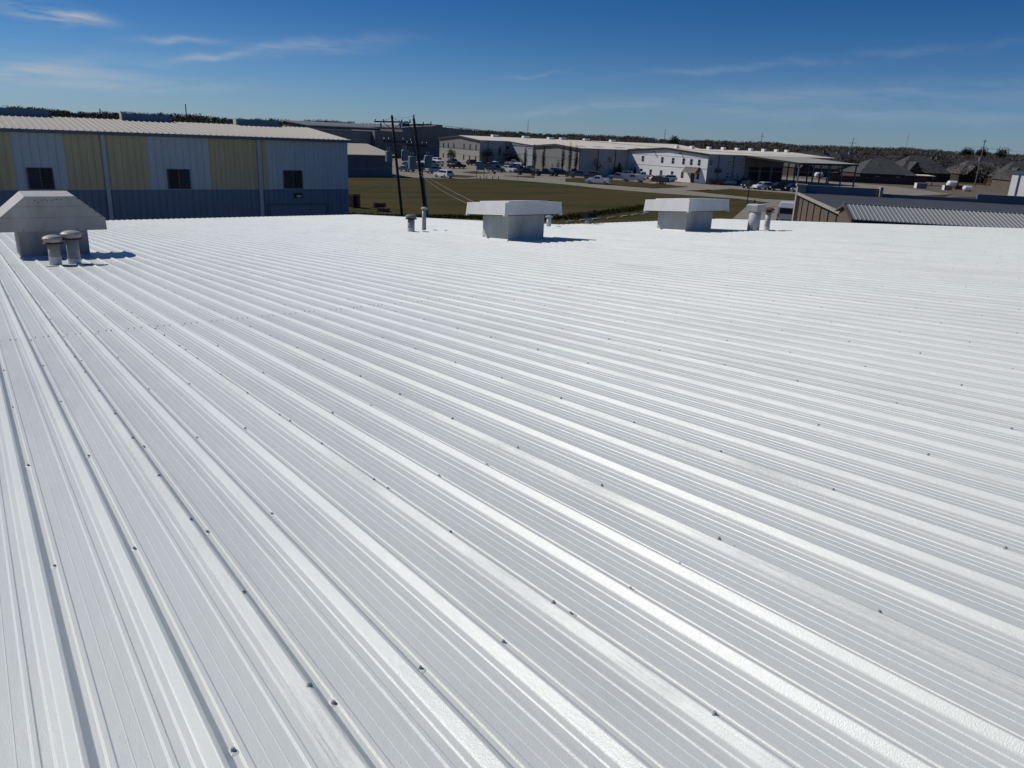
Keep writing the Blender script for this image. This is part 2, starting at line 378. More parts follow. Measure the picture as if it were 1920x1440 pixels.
# screws
def screw_mesh(seed):
    r_ = random.Random(seed)
    b = MB(); b.lathe([(.0105, -.003), (.0105, .002), (.0075, .0035), (.0070, .010), (.0055, .0125)], 8); nf = len(b.f)
    n = 12; i = len(b.v); rr_ = [r_.uniform(.017, .030) for _ in range(n)]      # brushed-on dab of coating round the washer
    for rad, z in ((1.0, -.0025), (.62, .0012), (.36, .0022)):
        for k in range(n): a = 2*PI*k/n; q = .0085 if rad == .36 else rr_[k]*rad; b.v.append((q*math.cos(a), q*math.sin(a)*1.25, z))
    for jx in range(2):
        for k in range(n): b.f.append((i+jx*n+k, i+jx*n+(k+1) % n, i+(jx+1)*n+(k+1) % n, i+(jx+1)*n+k))
    me = b.mesh('screw', M_SCREW, False); me.materials.append(M_ROOF)
    for k, p in enumerate(me.polygons): p.material_index = 1 if k >= nf else 0
    return me
SMS = [screw_mesh(q) for q in range(5)]; far = MB()
SPL = MB().lathe([(.0105, -.004), (.0105, .002), (.0075, .0035), (.0070, .010), (.0055, .0125)], 8).mesh('screw', M_SCREW)
def lowscrew(x, y, dz_, z):
    i = len(far.v); r = .0115*random.uniform(.75, 1.1)*(.7 if dz_ == .003 else 1)
    for q in range(5):
        a = q*2*PI/5; far.v.append((x+r*math.cos(a), y+r*math.sin(a), z-.004))
    far.v.append((x, y, z+.014))
    for q in range(5): far.f.append((i+q, i+(q+1) % 5, i+5))
SCREWS = []
for k in range(-9, 36):
    vmax = 51 if k <= 23 else 28.2
    sx = SEAM0+k*PW
    for r in range(3):
        v = 1.835-1.503*2+random.uniform(-.01, .01)
        while v < vmax:
            SCREWS.append((k, sx+r*PITCH+.021+random.uniform(-.006, .006), v+random.uniform(-.025, .025), .001)); v += 1.503
    v = 1.13-1.503*2
    while v < vmax:                                    # stitch screws on the lap ribs
        SCREWS.append((k, sx-.020+random.uniform(-.005, .005), v+random.uniform(-.03, .03), .0328)); SCREWS.append((k, sx-.020, v+.775+random.uniform(-.04, .04), .0328)); v += 1.503
    for lap in (9.5, 19.25, 29.55, 40.15):
        if lap < vmax:
            for r in range(3):
                for t in (.26, .47, .68): SCREWS.append((k, sx+(r+t)*PITCH+random.uniform(-.01, .01), lap+random.uniform(-.02, .02), .003))
SCREWS = [q for q in SCREWS if random.random() > .07]
SCREWS.sort(key=lambda s: s[1]**2+(s[2]-1.5)**2 if not (s[1] < -.4) else 1e6)
for i, (k, x, v, dz) in enumerate(SCREWS):
    cuts = LONG if k <= 23 else SHORT
    c = max(0, max(q for q in range(len(cuts)-1) if cuts[q] <= v)) if v > cuts[0] else 0
    o, a, e = PANELS[(k, c)]
    if i < 290:
        so_ = link('screw', SMS[i % 5] if dz == .001 else SPL, o, (x-(SEAM0+k*PW), (v-a)/math.cos(SL), dz), (random.uniform(-.12, .12), random.uniform(-.12, .12), random.uniform(0, 3))); q_ = random.uniform(.72, 1.0)*(.7 if dz == .003 else 1); so_.scale = (q_, q_, q_*random.uniform(.8, 1.1))
    else:
        lowscrew(x, v, dz, zr(v)+(len(LONG)-c)*.0045+dz)
stuff(far.build('screws', mat('shaded_screw', (.20, .20, .20), .6, .3, 20), bld))  # far heads darker still, shade and shadow put into the colour
# walls, eave and rake trims, back slope
UL, UM, UR = SEAM0-9*PW-.09, SEAM0+24*PW-.08, SEAM0+36*PW-.08
M_WSH = mat('warehouse_siding', (.45, .46, .46), .6, .1, .5)
def wallq(pts): return MB().quad(*pts)
w = MB()
w.quad((UL+.05, V_RIDGE, 0), (UL+.05, V_RIDGE, zr(V_RIDGE)-.06), (UL+.05, 51, zr(51)-.06), (UL+.05, 51, 0))
w.build('wall', M_WSH, bld)
MB().quad((UL+.05, 51, 0), (UM-.05, 51, 0), (UM-.05, 51, zr(51)-.06), (UL+.05, 51, zr(51)-.06)).build('wall', M_WSH, bld)
MB().quad((UM-.05, 51, 0), (UM-.05, 28.15, 0), (UM-.05, 28.15, zr(28.15)-.06), (UM-.05, 51, zr(51)-.06)).build('wall', M_WSH, bld)
MB().quad((UM-.05, 28.15, 0), (UR-.05, 28.15, 0), (UR-.05, 28.15, zr(28.15)-.06), (UM-.05, 28.15, zr(28.15)-.06)).build('wall', M_WSH, bld)
MB().quad((UR-.05, 28.15, 0), (UR-.05, V_RIDGE, 0), (UR-.05, V_RIDGE, zr(V_RIDGE)-.06), (UR-.05, 28.15, zr(28.15)-.06)).build('wall', M_WSH, bld)
bs = MB().quad((UL, V_RIDGE-30, zr(V_RIDGE)-30*math.tan(SL)), (UR, V_RIDGE-30, zr(V_RIDGE)-30*math.tan(SL)), (UR, V_RIDGE, zr(V_RIDGE)), (UL, V_RIDGE, zr(V_RIDGE))); bs.build('back_slope', M_PIPEW, bld)
MB().prism([(V_RIDGE-.25, zr(V_RIDGE)+.005), (V_RIDGE+.25, zr(V_RIDGE)+.035), (V_RIDGE, zr(V_RIDGE)+.075)], 'x', UL, UR).build('ridge_cap', M_PIPEW, bld)
def rake(u, v0, v1, name='rake_trim'):
    b = MB(); b.hexa([(u-.05, v0, zr(v0)-.22), (u+.10, v0, zr(v0)-.22), (u+.10, v0, zr(v0)+.045), (u-.05, v0, zr(v0)+.045)],
                     [(u-.05, v1, zr(v1)-.22), (u+.10, v1, zr(v1)-.22), (u+.10, v1, zr(v1)+.045), (u-.05, v1, zr(v1)+.045)])
    b.build(name, M_PIPEW, bld)
rake(UM, 28.32, 51.1); rake(UR, V_RIDGE, 28.3); rake(UL-.05, V_RIDGE, 51.1)
MB().box(UL, 51.0, zr(51)-.30, UM, 51.12, zr(51)-.03).build('gutter', M_PIPEW, bld)
MB().box(UM, 28.17, zr(28.2)-.30, UR, 28.28, zr(28.2)-.03).build('gutter', M_PIPEW, bld)

# ------------------------------------------------------------------ roof vents
def rivets(b, pts, r=.011, ax='y'):
    for x, y, z in pts: b.box(x-r, y-.006, z-r, x+r, y+.002, z+r)
# trapezoid relief hood at the left
u0, u1, va, vb = 1.02, 2.50, 21.92, 23.5
t = thing('hooded_roof_vent', 'large weathered grey metal roof vent with a sloped trapezoid hood, behind two capped pipes', 'roof vent', (1.76, 22.7, zr(22.7)))
ox, oy, oz = t.location
def L3(x, y, z): return (x-ox, y-oy, z-oz)
b = MB(); b.hexa([L3(u0, va, zr(va)-.05), L3(u1, va, zr(va)-.05), L3(u1, vb, zr(vb)-.05), L3(u0, vb, zr(vb)-.05)], [L3(u0, va, 7.36), L3(u1, va, 7.36), L3(u1, vb, 7.36), L3(u0, vb, 7.36)])
cb = b.build('curb', M_GALVD, t)
fl = MB(); fl.hexa([L3(u0-.05, va-.05, zr(va-.05)+.0), L3(u1+.05, va-.05, zr(va-.05)), L3(u1+.05, vb+.05, zr(vb+.05)), L3(u0-.05, vb+.05, zr(vb+.05))],
                   [L3(u0-.02, va-.02, zr(va)+.07), L3(u1+.02, va-.02, zr(va)+.07), L3(u1+.02, vb+.02, zr(vb)+.07), L3(u0-.02, vb+.02, zr(vb)+.07)])
fl.build('flashing', M_PIPEW, t)
hp = [(.64, 7.30), (2.94, 7.30), (2.93, 7.59), (2.32, 8.12), (1.26, 8.12), (.65, 7.59)]
hood = MB().prism([(x-ox, z-oz) for x, z in reversed(hp)], 'y', va-.03-oy, vb+.03-oy).build('hood', M_GALV, t)
tp = MB()
for a_, b_ in ((1.27, 1.60), (1.605, 1.96), (1.965, 2.31)): tp.quad(L3(a_, va-.045, 8.124), L3(b_, va-.045, 8.124), L3(b_, vb+.04, 8.124), L3(a_, vb+.04, 8.124))
tp.build('cap_sheet', mat('hood_top_sheet', (.50, .49, .45), .5, .15, 2), t)
rb = MB()
for i in range(9): rivets(rb, [L3(1.48+i*.065+random.uniform(-.02, .02), va-.032, 8.06-abs(random.gauss(0, .06)))])
for i in range(4): rivets(rb, [L3(1.15+i*.38, va-.032, 7.335)])
for i in range(5): rivets(rb, [L3(2.36+i*.125, va-.032, 8.06-i*.108)])
rb.build('rivets', M_RIVET, hood)
sm = MB()
for z in (7.88, 7.62): sm.box(.70-ox+(0.35 if z > 7.7 else 0), va-.036-oy, z-oz, 2.90-ox-(.33 if z > 7.7 else 0), va-.026-oy, z-oz+.008)
sm.build('seam_lip', M_GALVD, hood)
# its two capped flue pipes
def capped_pipe(name, label, u, v, r, h, rc, mp_, mcap, lean=0.0, cat='vent pipe', dome=True, collar=M_RUST, painted=.18):
    t = thing(name, label, cat, (u, v, zr(v)))
    b = MB(); b.lathe([(r+.015, -.03), (r+.008, .02), (r+.004, painted)], 18); b.build('painted_base', M_PIPEW, t, smooth=False)
    MB().lathe([(r, .0), (r, h-.10)], 18).build('pipe', mp_, t, smooth=True)
    MB().lathe([(r, h-.11), (rc, h-.10), (rc, h-.085), (r*.9, h-.08)], 18).build('brim', collar, t)
    MB().lathe([(r*.92, h-.085), (r*.92, h-.03)], 18).build('throat', M_DARK, t)
    c = MB()
    if dome: c.lathe([(rc*.85, h-.065), (rc*.88, h-.01), (rc, h), (rc*.97, h+.025), (rc*.8, h+.055), (rc*.45, h+.078), (.004, h+.085)], 18)
    else: c.lathe([(rc*.9, h-.04), (rc, h-.02), (rc, h+.02), (rc*.6, h+.07), (.01, h+.08)], 12)
    c.build('rain_cap', mcap, t, smooth=False)
    for k in range(3):
        a = k*2*PI/3+.4; MB().box(rc*.8*math.cos(a)-.008, rc*.8*math.sin(a)-.008, h-.10, rc*.8*math.cos(a)+.008, rc*.8*math.sin(a)+.008, h).build('bracket', M_GALV, t)
    return t
M_DOME = mat('dome_cap_metal', (.38, .36, .33), .5, .15, 6)
capped_pipe('vent_pipe', 'tan vent pipe with domed cap, left of the pair before the big hooded vent', 1.52, 19.35, .115, .60, .20, M_PIPET, M_DOME, painted=.22)
capped_pipe('vent_pipe', 'grey vent pipe with domed cap, right of the pair before the big hooded vent', 1.89, 19.42, .125, .68, .215, M_PIPE, M_DOME, painted=.16)
MB().quad((1.25, 19.05, zr(19.05)+.037), (2.25, 19.05, zr(19.05)+.037), (2.25, 19.75, zr(19.75)+.037), (1.25, 19.75, zr(19.75)+.037)).build('flashing_sheet', M_PIPEW, bld)
# flat-capped square vents
def square_vent(label, bu0, bu1, bv0, bv1, cu0, cu1, cv0, cv1, zb, zc, zt, mcap, mcurb):
    t = thing('square_roof_vent', label, 'roof vent', ((bu0+bu1)/2, (bv0+bv1)/2, zr((bv0+bv1)/2)), group='square flat-capped vents on the white roof')
    ox, oy, oz = t.location
    P = lambda x, y, z: (x-ox, y-oy, z-oz)
    T = lambda x, y, z: (x-ox, y-oy, z-oz-(y-cv0)*math.tan(SL))          # the cap follows the roof slope
    MB().hexa([P(bu0, bv0, zr(bv0)-.05), P(bu1, bv0, zr(bv0)-.05), P(bu1, bv1, zr(bv1)-.05), P(bu0, bv1, zr(bv1)-.05)], [T(bu0, bv0, zc+.03), T(bu1, bv0, zc+.03), T(bu1, bv1, zc+.03), T(bu0, bv1, zc+.03)]).build('curb', mcurb, t)
    MB().hexa([P(bu0-.10, bv0-.10, zr(bv0-.1)), P(bu1+.10, bv0-.10, zr(bv0-.1)), P(bu1+.10, bv1+.10, zr(bv1+.1)), P(bu0-.10, bv1+.10, zr(bv1+.1))],
              [P(bu0-.015, bv0-.015, zr(bv0)+.10), P(bu1+.015, bv0-.015, zr(bv0)+.10), P(bu1+.015, bv1+.015, zr(bv1)+.10), P(bu0-.015, bv1+.015, zr(bv1)+.10)]).build('flashing', M_PIPEW, t)
    i = .028
    cp = MB(); cp.hexa([T(cu0, cv0, zc), T(cu1, cv0, zc), T(cu1, cv1, zc), T(cu0, cv1, zc)], [T(cu0+i, cv0+i, zt), T(cu1-i, cv0+i, zt), T(cu1-i, cv1-i, zt), T(cu0+i, cv1-i, zt)])
    c = cp.build('cap', mcap, t)
    MB().hexa([T(cu0+.4, cv0+.4, zt), T(cu1-.3, cv0+.4, zt), T(cu1-.3, cv1-.2, zt), T(cu0+.4, cv1-.2, zt)], [T(cu0+.4, cv0+.4, zt+.035), T(cu1-.3, cv0+.4, zt+.035), T(cu1-.3, cv1-.2, zt+.035), T(cu0+.4, cv1-.2, zt+.035)]).build('cap_lid', mcap, c)
    e_ = .02; MB().hexa([T(cu0+e_, cv0+e_, zc-.02), T(cu1-e_, cv0+e_, zc-.02), T(cu1-e_, cv1-e_, zc-.02), T(cu0+e_, cv1-e_, zc-.02)], [T(cu0+e_, cv0+e_, zc-.004), T(cu1-e_, cv0+e_, zc-.004), T(cu1-e_, cv1-e_, zc-.004), T(cu0+e_, cv1-e_, zc-.004)]).build('bird_screen', M_DARK, t)
    for (x, y) in ((cu0, cv0), (cu0, cv1-.1), (cu1-.1, cv0)):
        zz = zc-(y-cv0)*math.tan(SL); MB().box(x-.03-ox, y-.03-oy, zz-.035-oz, x+.09-ox, y+.06-oy, zz+.03-oz).build('corner_clip', M_CAPW, t)
    return t
square_vent('nearer square grey roof vent with flat cap, right of the thin pipe', 13.79, 15.17, 19.8, 21.25, 13.36, 15.56, 19.40, 21.62, 7.66, 7.69, 8.06, M_CAPW, M_CURBW)
square_vent('square grey roof vent with flat cap beside the thick white flue at the roof edge', 22.2, 23.62, 20.25, 21.72, 21.80, 24.04, 19.83, 22.14, 7.55, 7.60, 8.02, M_CAPW, M_CURBW)
# the other pipes
capped_pipe('vent_pipe', 'short dark vent pipe with mushroom cap beside the tall thin pipe', 14.29, 27.15, .135, .62, .235, M_PIPE, mat('dark_cap', (.14, .14, .14), .6), collar=M_DARK)
t = thing('conduit_mast', 'tall thin grey conduit pipe with a small collar on top', 'pipe', (15.3, 27.95, zr(27.95)))
MB().lathe([(.085, -.03), (.085, .86)], 12).build('pipe', M_PIPE, t, smooth=True); MB().lathe([(.13, .86), (.13, .91), (.07, .95)], 12).build('collar', M_PIPET, t)
t = thing('vent_stub', 'small pale pipe stub half hidden behind the nearer square vent', 'pipe', (21.1, 27.2, zr(27.2)))
MB().lathe([(.10, -.03), (.10, .42)], 12).build('pipe', M_PIPEW, t, smooth=True); MB().lathe([(.16, .42), (.17, .47), (.05, .52)], 12).build('rain_cap', M_PIPE, t)
t = thing('vent_pipe', 'grey vent pipe with flat black cap at the roof edge between the two square vents', 'vent pipe', (24.1, 28.05, zr(28.05)))
MB().lathe([(.16, -.03), (.16, .36)], 14).build('pipe', M_PIPE, t, smooth=True); MB().box(-.27, -.27, .36, .27, .27, .56).build('rain_cap', mat('black_cap', (.012, .012, .012), .8, spec=.1), t)
t = thing('square_cap_flue', 'thick white flue pipe with square cap beside the farther square vent', 'flue', (24.55, 19.0, zr(19)))
MB().lathe([(.225, -.04), (.215, .80)], 18).build('pipe', mat('aged_white_pipe', (.50, .50, .485), .6, .15, 4), t, smooth=True)
MB().hexa([(-.235, -.235, .76), (.235, -.235, .76), (.235, .235, .76), (-.235, .235, .76)], [(-.26, -.26, .98), (.26, -.26, .98), (.26, .26, .98), (-.26, .26, .98)]).build('rain_cap', M_GALV, t)
MB().box(-.23, -.23, .981, .23, .23, 1.02).build('cap_lid', M_PIPEW, t)
capped_pipe('vent_pipe', 'slim white vent pipe with rusty brown cap, rightmost pipe on the white roof', 25.25, 18.92, .105, .82, .20, mat('aged_white_pipe', (.50, .50, .485)), M_RUST, dome=False)

# ------------------------------------------------------------------ helpers for buildings
def window(parent, c, w, h, face='v', m=None, mframe=None, d=.05, mull=False):
    # face 'v': in a plane facing -Y, face 'u': in a plane facing -X ; c = centre in parent coordinates
    x, y, z = c; f = .09
    fr = MB(); pn = MB()
    if face == 'v':
        for a in ((x-w/2-f, z-h/2-f, x+w/2+f, z-h/2), (x-w/2-f, z+h/2, x+w/2+f, z+h/2+f), (x-w/2-f, z-h/2, x-w/2, z+h/2), (x+w/2, z-h/2, x+w/2+f, z+h/2)): fr.box(a[0], y-d, a[1], a[2], y+.02, a[3])
        if mull: fr.box(x-.04, y-d, z-h/2, x+.04, y+.02, z+h/2); fr.box(x-w/2, y-d, z-.04, x-.04, y+.02, z+.04); fr.box(x+.04, y-d, z-.04, x+w/2, y+.02, z+.04)
        pn.box(x-w/2, y-.012, z-h/2, x+w/2, y+.02, z+h/2)
    else:
        for a in ((y-w/2-f, z-h/2-f, y+w/2+f, z-h/2), (y-w/2-f, z+h/2, y+w/2+f, z+h/2+f), (y-w/2-f, z-h/2, y-w/2, z+h/2), (y+w/2, z-h/2, y+w/2+f, z+h/2)): fr.box(x-d, a[0], a[1], x+.02, a[2], a[3])
        if mull: fr.box(x-d, y-w/2, z-.04, x+.02, y+w/2, z+.04)
        pn.box(x-.012, y-w/2, z-h/2, x+.02, y+w/2, z+h/2)
    o = fr.build('window', mframe or M_POST, parent); pn.build('pane', m or M_GLASS, o); return o
def gable_body(lu, lv, e0, pk, rv, e1=None, base=0):
    # ridge along X at y = rv; gable walls at x=0 and x=lu
    e1 = e0 if e1 is None else e1
    b = MB(); P = [(0, base), (0, e0), (rv, pk), (lv, e1), (lv, base)]
    for x in (0, lu): b.quad(*[(x, y, z) for y, z in P])
    b.quad((0, 0, base), (lu, 0, base), (lu, 0, e0), (0, 0, e0)); b.quad((0, lv, base), (lu, lv, base), (lu, lv, e1), (0, lv, e1))
    return b
def gable_roof(lu, lv, e0, pk, rv, e1=None, o=.35, th=.14):
    e1 = e0 if e1 is None else e1; b = MB()
    s0 = (pk-e0)/rv; s1 = (pk-e1)/(lv-rv)
    for (ya, za, yb, zb) in ((-o, e0-s0*o, rv, pk), (rv, pk, lv+o, e1-s1*o)):
        b.hexa([(-o, ya, za+.01), (lu+o, ya, za+.01), (lu+o, yb, zb+.01), (-o, yb, zb+.01)], [(-o, ya, za+th), (lu+o, ya, za+th), (lu+o, yb, zb+th), (-o, yb, zb+th)])
    return b

# ------------------------------------------------------------------ blue and tan building behind the roof
t = thing('metal_building', 'long blue metal building with tan wall stripes and louvred windows, behind the white roof', 'building', (12, 62, 0))
bx, by = 12, 62
BL, BR, EZ = -14.0, 26.75, 8.83
def wall_sheet(x0, x1, z0, z1, rib, n, m):
    b = MB(); w = (x1-x0)/n; pts = []
    for i in range(n):
        a = x0+i*w
        pts += [(a, 0), (a+.02, 0), (a+.045, -.035), (a+.085, -.035), (a+.11, 0)]
    pts.append((x1, 0))
    for x, y in pts:
        for z in (z0, z1): b.v.append((x-bx, y-.001, z))
    for i in range(len(pts)-1): b.f.append((2*i, 2*i+2, 2*i+3, 2*i+1))
    return b.build('wall_panel', m, t)
MB().box(BL-bx, .005, 0, BR-bx, 18, EZ).build('wall', M_B1U, t)
for side in (BL, BR):
    pass
SECT = [(BL, -7.9, M_B1U), (-7.9, -4.2, M_B1T), (-4.2, -.6, M_B1U), (-.6, 3.26, M_B1T), (3.26, 6.28, M_B1U), (6.28, 11.47, M_B1T), (11.47, 15.72, M_B1U), (15.72, 20.03, M_B1T), (20.03, BR, M_B1U)]
for a, e, m in SECT:
    n = max(1, round((e-a)/1.22)); w = (e-a)/n
    for i in range(n):
        wall_sheet(a+i*w, a+(i+1)*w, 5.13, EZ, .41, 3, m)
        wall_sheet(a+i*w, a+(i+1)*w, 0, 5.11, .41, 3, M_B1L)
MB().box(BL-bx, -.05, 5.105, BR-bx, .01, 5.135).build('base_flashing', M_DSP, t)
# roof sheets
RV, RZ = 9.0, 9.80
b1sl = math.atan2(RZ-9.03, RV)
def roofsheet(w, L, ribs):
    b = MB(); pts = []
    p = w/ribs
    for i in range(ribs): a = i*p; pts += [(a, 0), (a+.03, .05), (a+.07, .05), (a+.10, 0)]
    pts.append((w, 0))
    for x, z in pts:
        for y in (0, L): b.v.append((x, y, z))
    for i in range(len(pts)-1): b.f.append((2*i, 2*i+2, 2*i+3, 2*i+1))
    return b.mesh('roof_panel', M_B1R)
nsh = 33; shw = (BR+.25-BL)/nsh; rsm = roofsheet(shw, (RV+.3)/math.cos(b1sl), 3)
for i in range(nsh): link('roof_panel', rsm, t, (BL-bx+i*shw, -.3, 9.03-.3*math.tan(b1sl)+.02), (b1sl, 0, 0))
MB().hexa([(BL-bx, RV, RZ), (BR+.25-bx, RV, RZ), (BR+.25-bx, 18.3, 9.0), (BL-bx, 18.3, 9.0)], [(BL-bx, RV, RZ+.05), (BR+.25-bx, RV, RZ+.05), (BR+.25-bx, 18.3, 9.05), (BL-bx, 18.3, 9.05)]).build('back_roof', M_B1R, t)
MB().prism([(0, EZ-.3), (0, EZ+.1), (RV, RZ-.02), (18, 9.0), (18, EZ-.3)], 'x', BR-bx-.06, BR-bx+.02).build('gable_wall', M_B1U, t)
MB().box(BL-bx, -.42, 8.80, BR+.28-bx, -.302, 9.02).build('eave_trim', M_TRIM, t)
for a, e in ((-1.5, 2.1), (2.4, 6.4), (11.5, 15.1), (20.4, 24.1)):
    rv_ = MB().hexa([(a-bx, RV-.45, RZ-.02), (e-bx, RV-.45, RZ-.02), (e-bx, RV+.45, RZ-.02), (a-bx, RV+.45, RZ-.02)], [(a-bx, RV-.38, RZ+.50), (e-bx, RV-.38, RZ+.50), (e-bx, RV+.38, RZ+.50), (a-bx, RV+.38, RZ+.50)]).build('ridge_vent', M_RVB, t)
    MB().box(a-bx-.06, RV-.44, RZ, a-bx-.003, RV+.44, RZ+.54).build('end_plate', M_B1R, rv_)
for x in (-2.2, 8.68, 19.42):
    MB().box(x-bx-.13, -.20, 0, x-bx+.13, -.055, 8.82).build('downspout', M_DSP, t)
for wi, (x0, x1) in enumerate(((3.97, 5.40), (12.72, 14.20), (21.32, 22.78), (-5.0, -3.6))):
    zc0, zc1 = 5.16, 6.57; xm = (x0+x1)/2
    f = MB()
    for q in ((x0-.05, zc0, x0+.04, zc1), (x1-.04, zc0, x1+.05, zc1), (xm-.04, zc0, xm+.04, zc1), (x0+.04, zc1-.05, xm-.04, zc1), (xm+.04, zc1-.05, x1-.04, zc1), (x0+.04, zc0, xm-.04, zc0+.05), (xm+.04, zc0, x1-.04, zc0+.05)):
        f.box(q[0]-bx, -.10, q[1], q[2]-bx, -.05, q[3])
    fo = f.build('louvred_window', M_LOUV, t)
    MB().box(x0-bx, -.05, zc0, x1-bx, -.042, zc1).build('pane', M_DARK, fo)
    for a_, e_, tilt in ((x0+.05, xm-.05, .05 if wi != 1 else .02), (xm+.05, x1-.05, .02 if wi != 1 else .05)):
        lv = MB()
        for k in range(13):
            z = zc0+.07+k*.099; lv.hexa([(a_-bx, -.09, z), (e_-bx, -.09, z), (e_-bx, -.054, z+tilt), (a_-bx, -.054, z+tilt)], [(a_-bx, -.09, z+.012), (e_-bx, -.09, z+.012), (e_-bx, -.054, z+tilt+.012), (a_-bx, -.054, z+tilt+.012)])
        lv.build('louver', mat('louver_slat', (.055, .057, .06), .6), fo)
wl_ = MB().box(22.10-bx, -.24, 4.45, 22.68-bx, -.06, 4.80).build('wall_light', M_DARK, t); MB().box(22.2-bx, -.25, 4.5, 22.58-bx, -.243, 4.68).build('lens', mat('lens', (.40, .41, .40), .3), wl_)
d = MB()
for q in ((19.9, 0, 20.1, 4.0), (24.75, 0, 24.95, 4.0), (20.1, 3.85, 24.75, 4.0)): d.box(q[0]-bx, -.12, q[1], q[2]-bx, -.045, q[3])
dd = d.build('overhead_door', M_TRIM, t)
for k in range(7): MB().box(20.1-bx, -.075-.012*(k % 2), k*.55, 24.75-bx, -.05, k*.55+.545).build('door_slat', M_B1L, dd)

# ------------------------------------------------------------------ works across the field
def corr(name, m): return m
# grey big shed far left
t = thing('grey_shed', 'big dark grey industrial shed with roof units behind the utility poles', 'building', (143, 279, 0))
MB().prism([(0, 0), (30, 0), (30, 10.4), (14, 11.75), (0, 10.6)], 'y', 0, 40).build('wall', M_GREYD, t)
MB().hexa([(-.4, -.4, 10.66), (14, -.4, 11.80), (14, 40, 11.80), (-.4, 40, 10.66)], [(-.4, -.4, 10.86), (14, -.4, 12.0), (14, 40, 12.0), (-.4, 40, 10.86)]).build('roof', M_GROOF, t)
MB().hexa([(14.01, -.4, 11.80), (30.4, -.4, 10.43), (30.4, 40, 10.43), (14.01, 40, 11.80)], [(14.01, -.4, 12.0), (30.4, -.4, 10.63), (30.4, 40, 10.63), (14.01, 40, 12.0)]).build('roof', M_GROOF, t)
for x in (4, 11, 19): MB().box(x, 8, 11.0, x+3.2, 11, 12.6).build('roof_unit', M_RVB, t)
MB().box(2, -1.2, 0, 26, -.02, 4.0).build('lean_to', mat('blue_grey_wall', (.12, .17, .22), .6), t)
t = thing('office_building', 'grey office wing with narrow paired windows, seen over the tan-roofed shed', 'building', (98, 276, 0))
MB().box(0, 0, 0, 30.5, 20, 8.7).build('wall', M_GREY, t); MB().box(-.2, -.2, 8.705, 30.7, 20, 9.0).build('parapet', M_GROOF, t)
for x in (6, 12.2, 18.4, 24.6):
    for q in (-.6, .6):
        window(t, (x+q, 0, 7.0), .55, 1.9, 'v', mframe=M_PIPEW)
MB().box(30.7, -3, 0, 46, 18, 9.35).build('annex_wall', M_GREYD, t)
t = thing('long_shed', 'long grey shed roof with pale edge strip far behind the utility poles', 'building', (114, 300, 0))
MB().box(0, 0, 0, 44, 30, 10.2).build('wall', M_GREYD, t)
MB().hexa([(-1, -1, 10.15), (45, -1, 10.0), (45, 30, 11.5), (-1, 30, 11.6)], [(-1, -1, 10.35), (45, -1, 10.2), (45, 30, 11.7), (-1, 30, 11.8)]).build('roof', M_GROOF, t)
MB().hexa([(-1, -1.2, 10.1), (45, -1.2, 9.95), (45, -1.02, 9.95), (-1, -1.02, 10.1)], [(-1, -1.2, 10.42), (45, -1.2, 10.27), (45, -1.02, 10.27), (-1, -1.02, 10.42)]).build('edge_strip', M_PIPEW, t)
# tan roofed low shed
t = thing('low_shed', 'low dark-walled shed with plain tan roof beside the utility poles', 'shed', (58, 161, 0))
MB().box(0, 0, 0, 22, 26, 4.35).build('wall', M_GREYD, t)
MB().hexa([(-.5, -.6, 4.37), (22.5, -.6, 4.37), (22.5, 14, 6.35), (-.5, 14, 6.35)], [(-.5, -.6, 4.55), (22.5, -.6, 4.55), (22.5, 14, 6.55), (-.5, 14, 6.55)]).build('roof', mat('tan_roof', (.50, .44, .35), .7, .06, .3, spec=.2), t)
MB().hexa([(-.5, 14.01, 6.35), (22.5, 14.01, 6.35), (22.5, 26.6, 4.37), (-.5, 26.6, 4.37)], [(-.5, 14.01, 6.55), (22.5, 14.01, 6.55), (22.5, 26.6, 4.55), (-.5, 26.6, 4.55)]).build('roof', mat('tan_roof', (.5, .45, .38)), t)
MB().prism([(0, 4.35), (26, 4.35), (14, 6.3)], 'x', 21.8, 22.0).build('gable', M_GREYD, t)
for x in (4, 10, 16): MB().box(x, -.05, 0, x+.12, -.002, 4.3).build('post', M_TRIM, t)
# cream roofed works, back block
t = thing('works_building', 'cream-roofed works with two-tone gable, farthest left of the cream roofs', 'building', (150, 234.5, 0))
gable_body(110, 28, 7.65, 8.85, 14).build('wall', M_GREY, t)
gable_roof(110, 28, 7.7, 8.9, 14).build('roof', M_WROOF, t)
MB().box(-.06, .1, 0, -.002, 27.9, 4.1).build('wainscot', M_TANW, t)
for y in (2.5, 6.5, 10.5, 17.5, 21.5, 25.0):
    window(t, (-.0, y, 5.3), .7, 1.8, 'u'); window(t, (-.06, y, 1.6), .7, 1.5, 'u')
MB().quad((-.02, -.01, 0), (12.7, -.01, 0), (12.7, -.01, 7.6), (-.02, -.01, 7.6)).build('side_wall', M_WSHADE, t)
for x in (3.2, 10.8): MB().box(x, -.12, 0, x+.18, -.015, 7.6).build('downspout', M_BROWN, t)
window(t, (8.3, -.01, 4.6), .9, 2.6, 'v'); window(t, (11.6, -.01, 5.6), 1.1, 1.1, 'v')
MB().box(5.6, -.06, 5.35, 8.0, -.012, 5.9).build('sign_plate', mat('white_sign', (.55, .56, .58), .5), t)
MB().prism([(-13.5, 0), (-.02, 0), (-.02, 7.6), (-13.5, 6.85)], 'x', 12.7, 108).build('front_wing', M_WSHADE, t)
MB().hexa([(12.4, -13.8, 6.88), (108.3, -13.8, 6.88), (108.3, -.38, 7.66), (12.4, -.38, 7.66)], [(12.4, -13.8, 7.02), (108.3, -13.8, 7.02), (108.3, -.38, 7.80), (12.4, -.38, 7.80)]).build('roof', M_WROOF, t)
MB().box(12.38, -13.9, 6.7, 12.5, -.4, 6.86).build('eave_trim', M_BROWN, t)
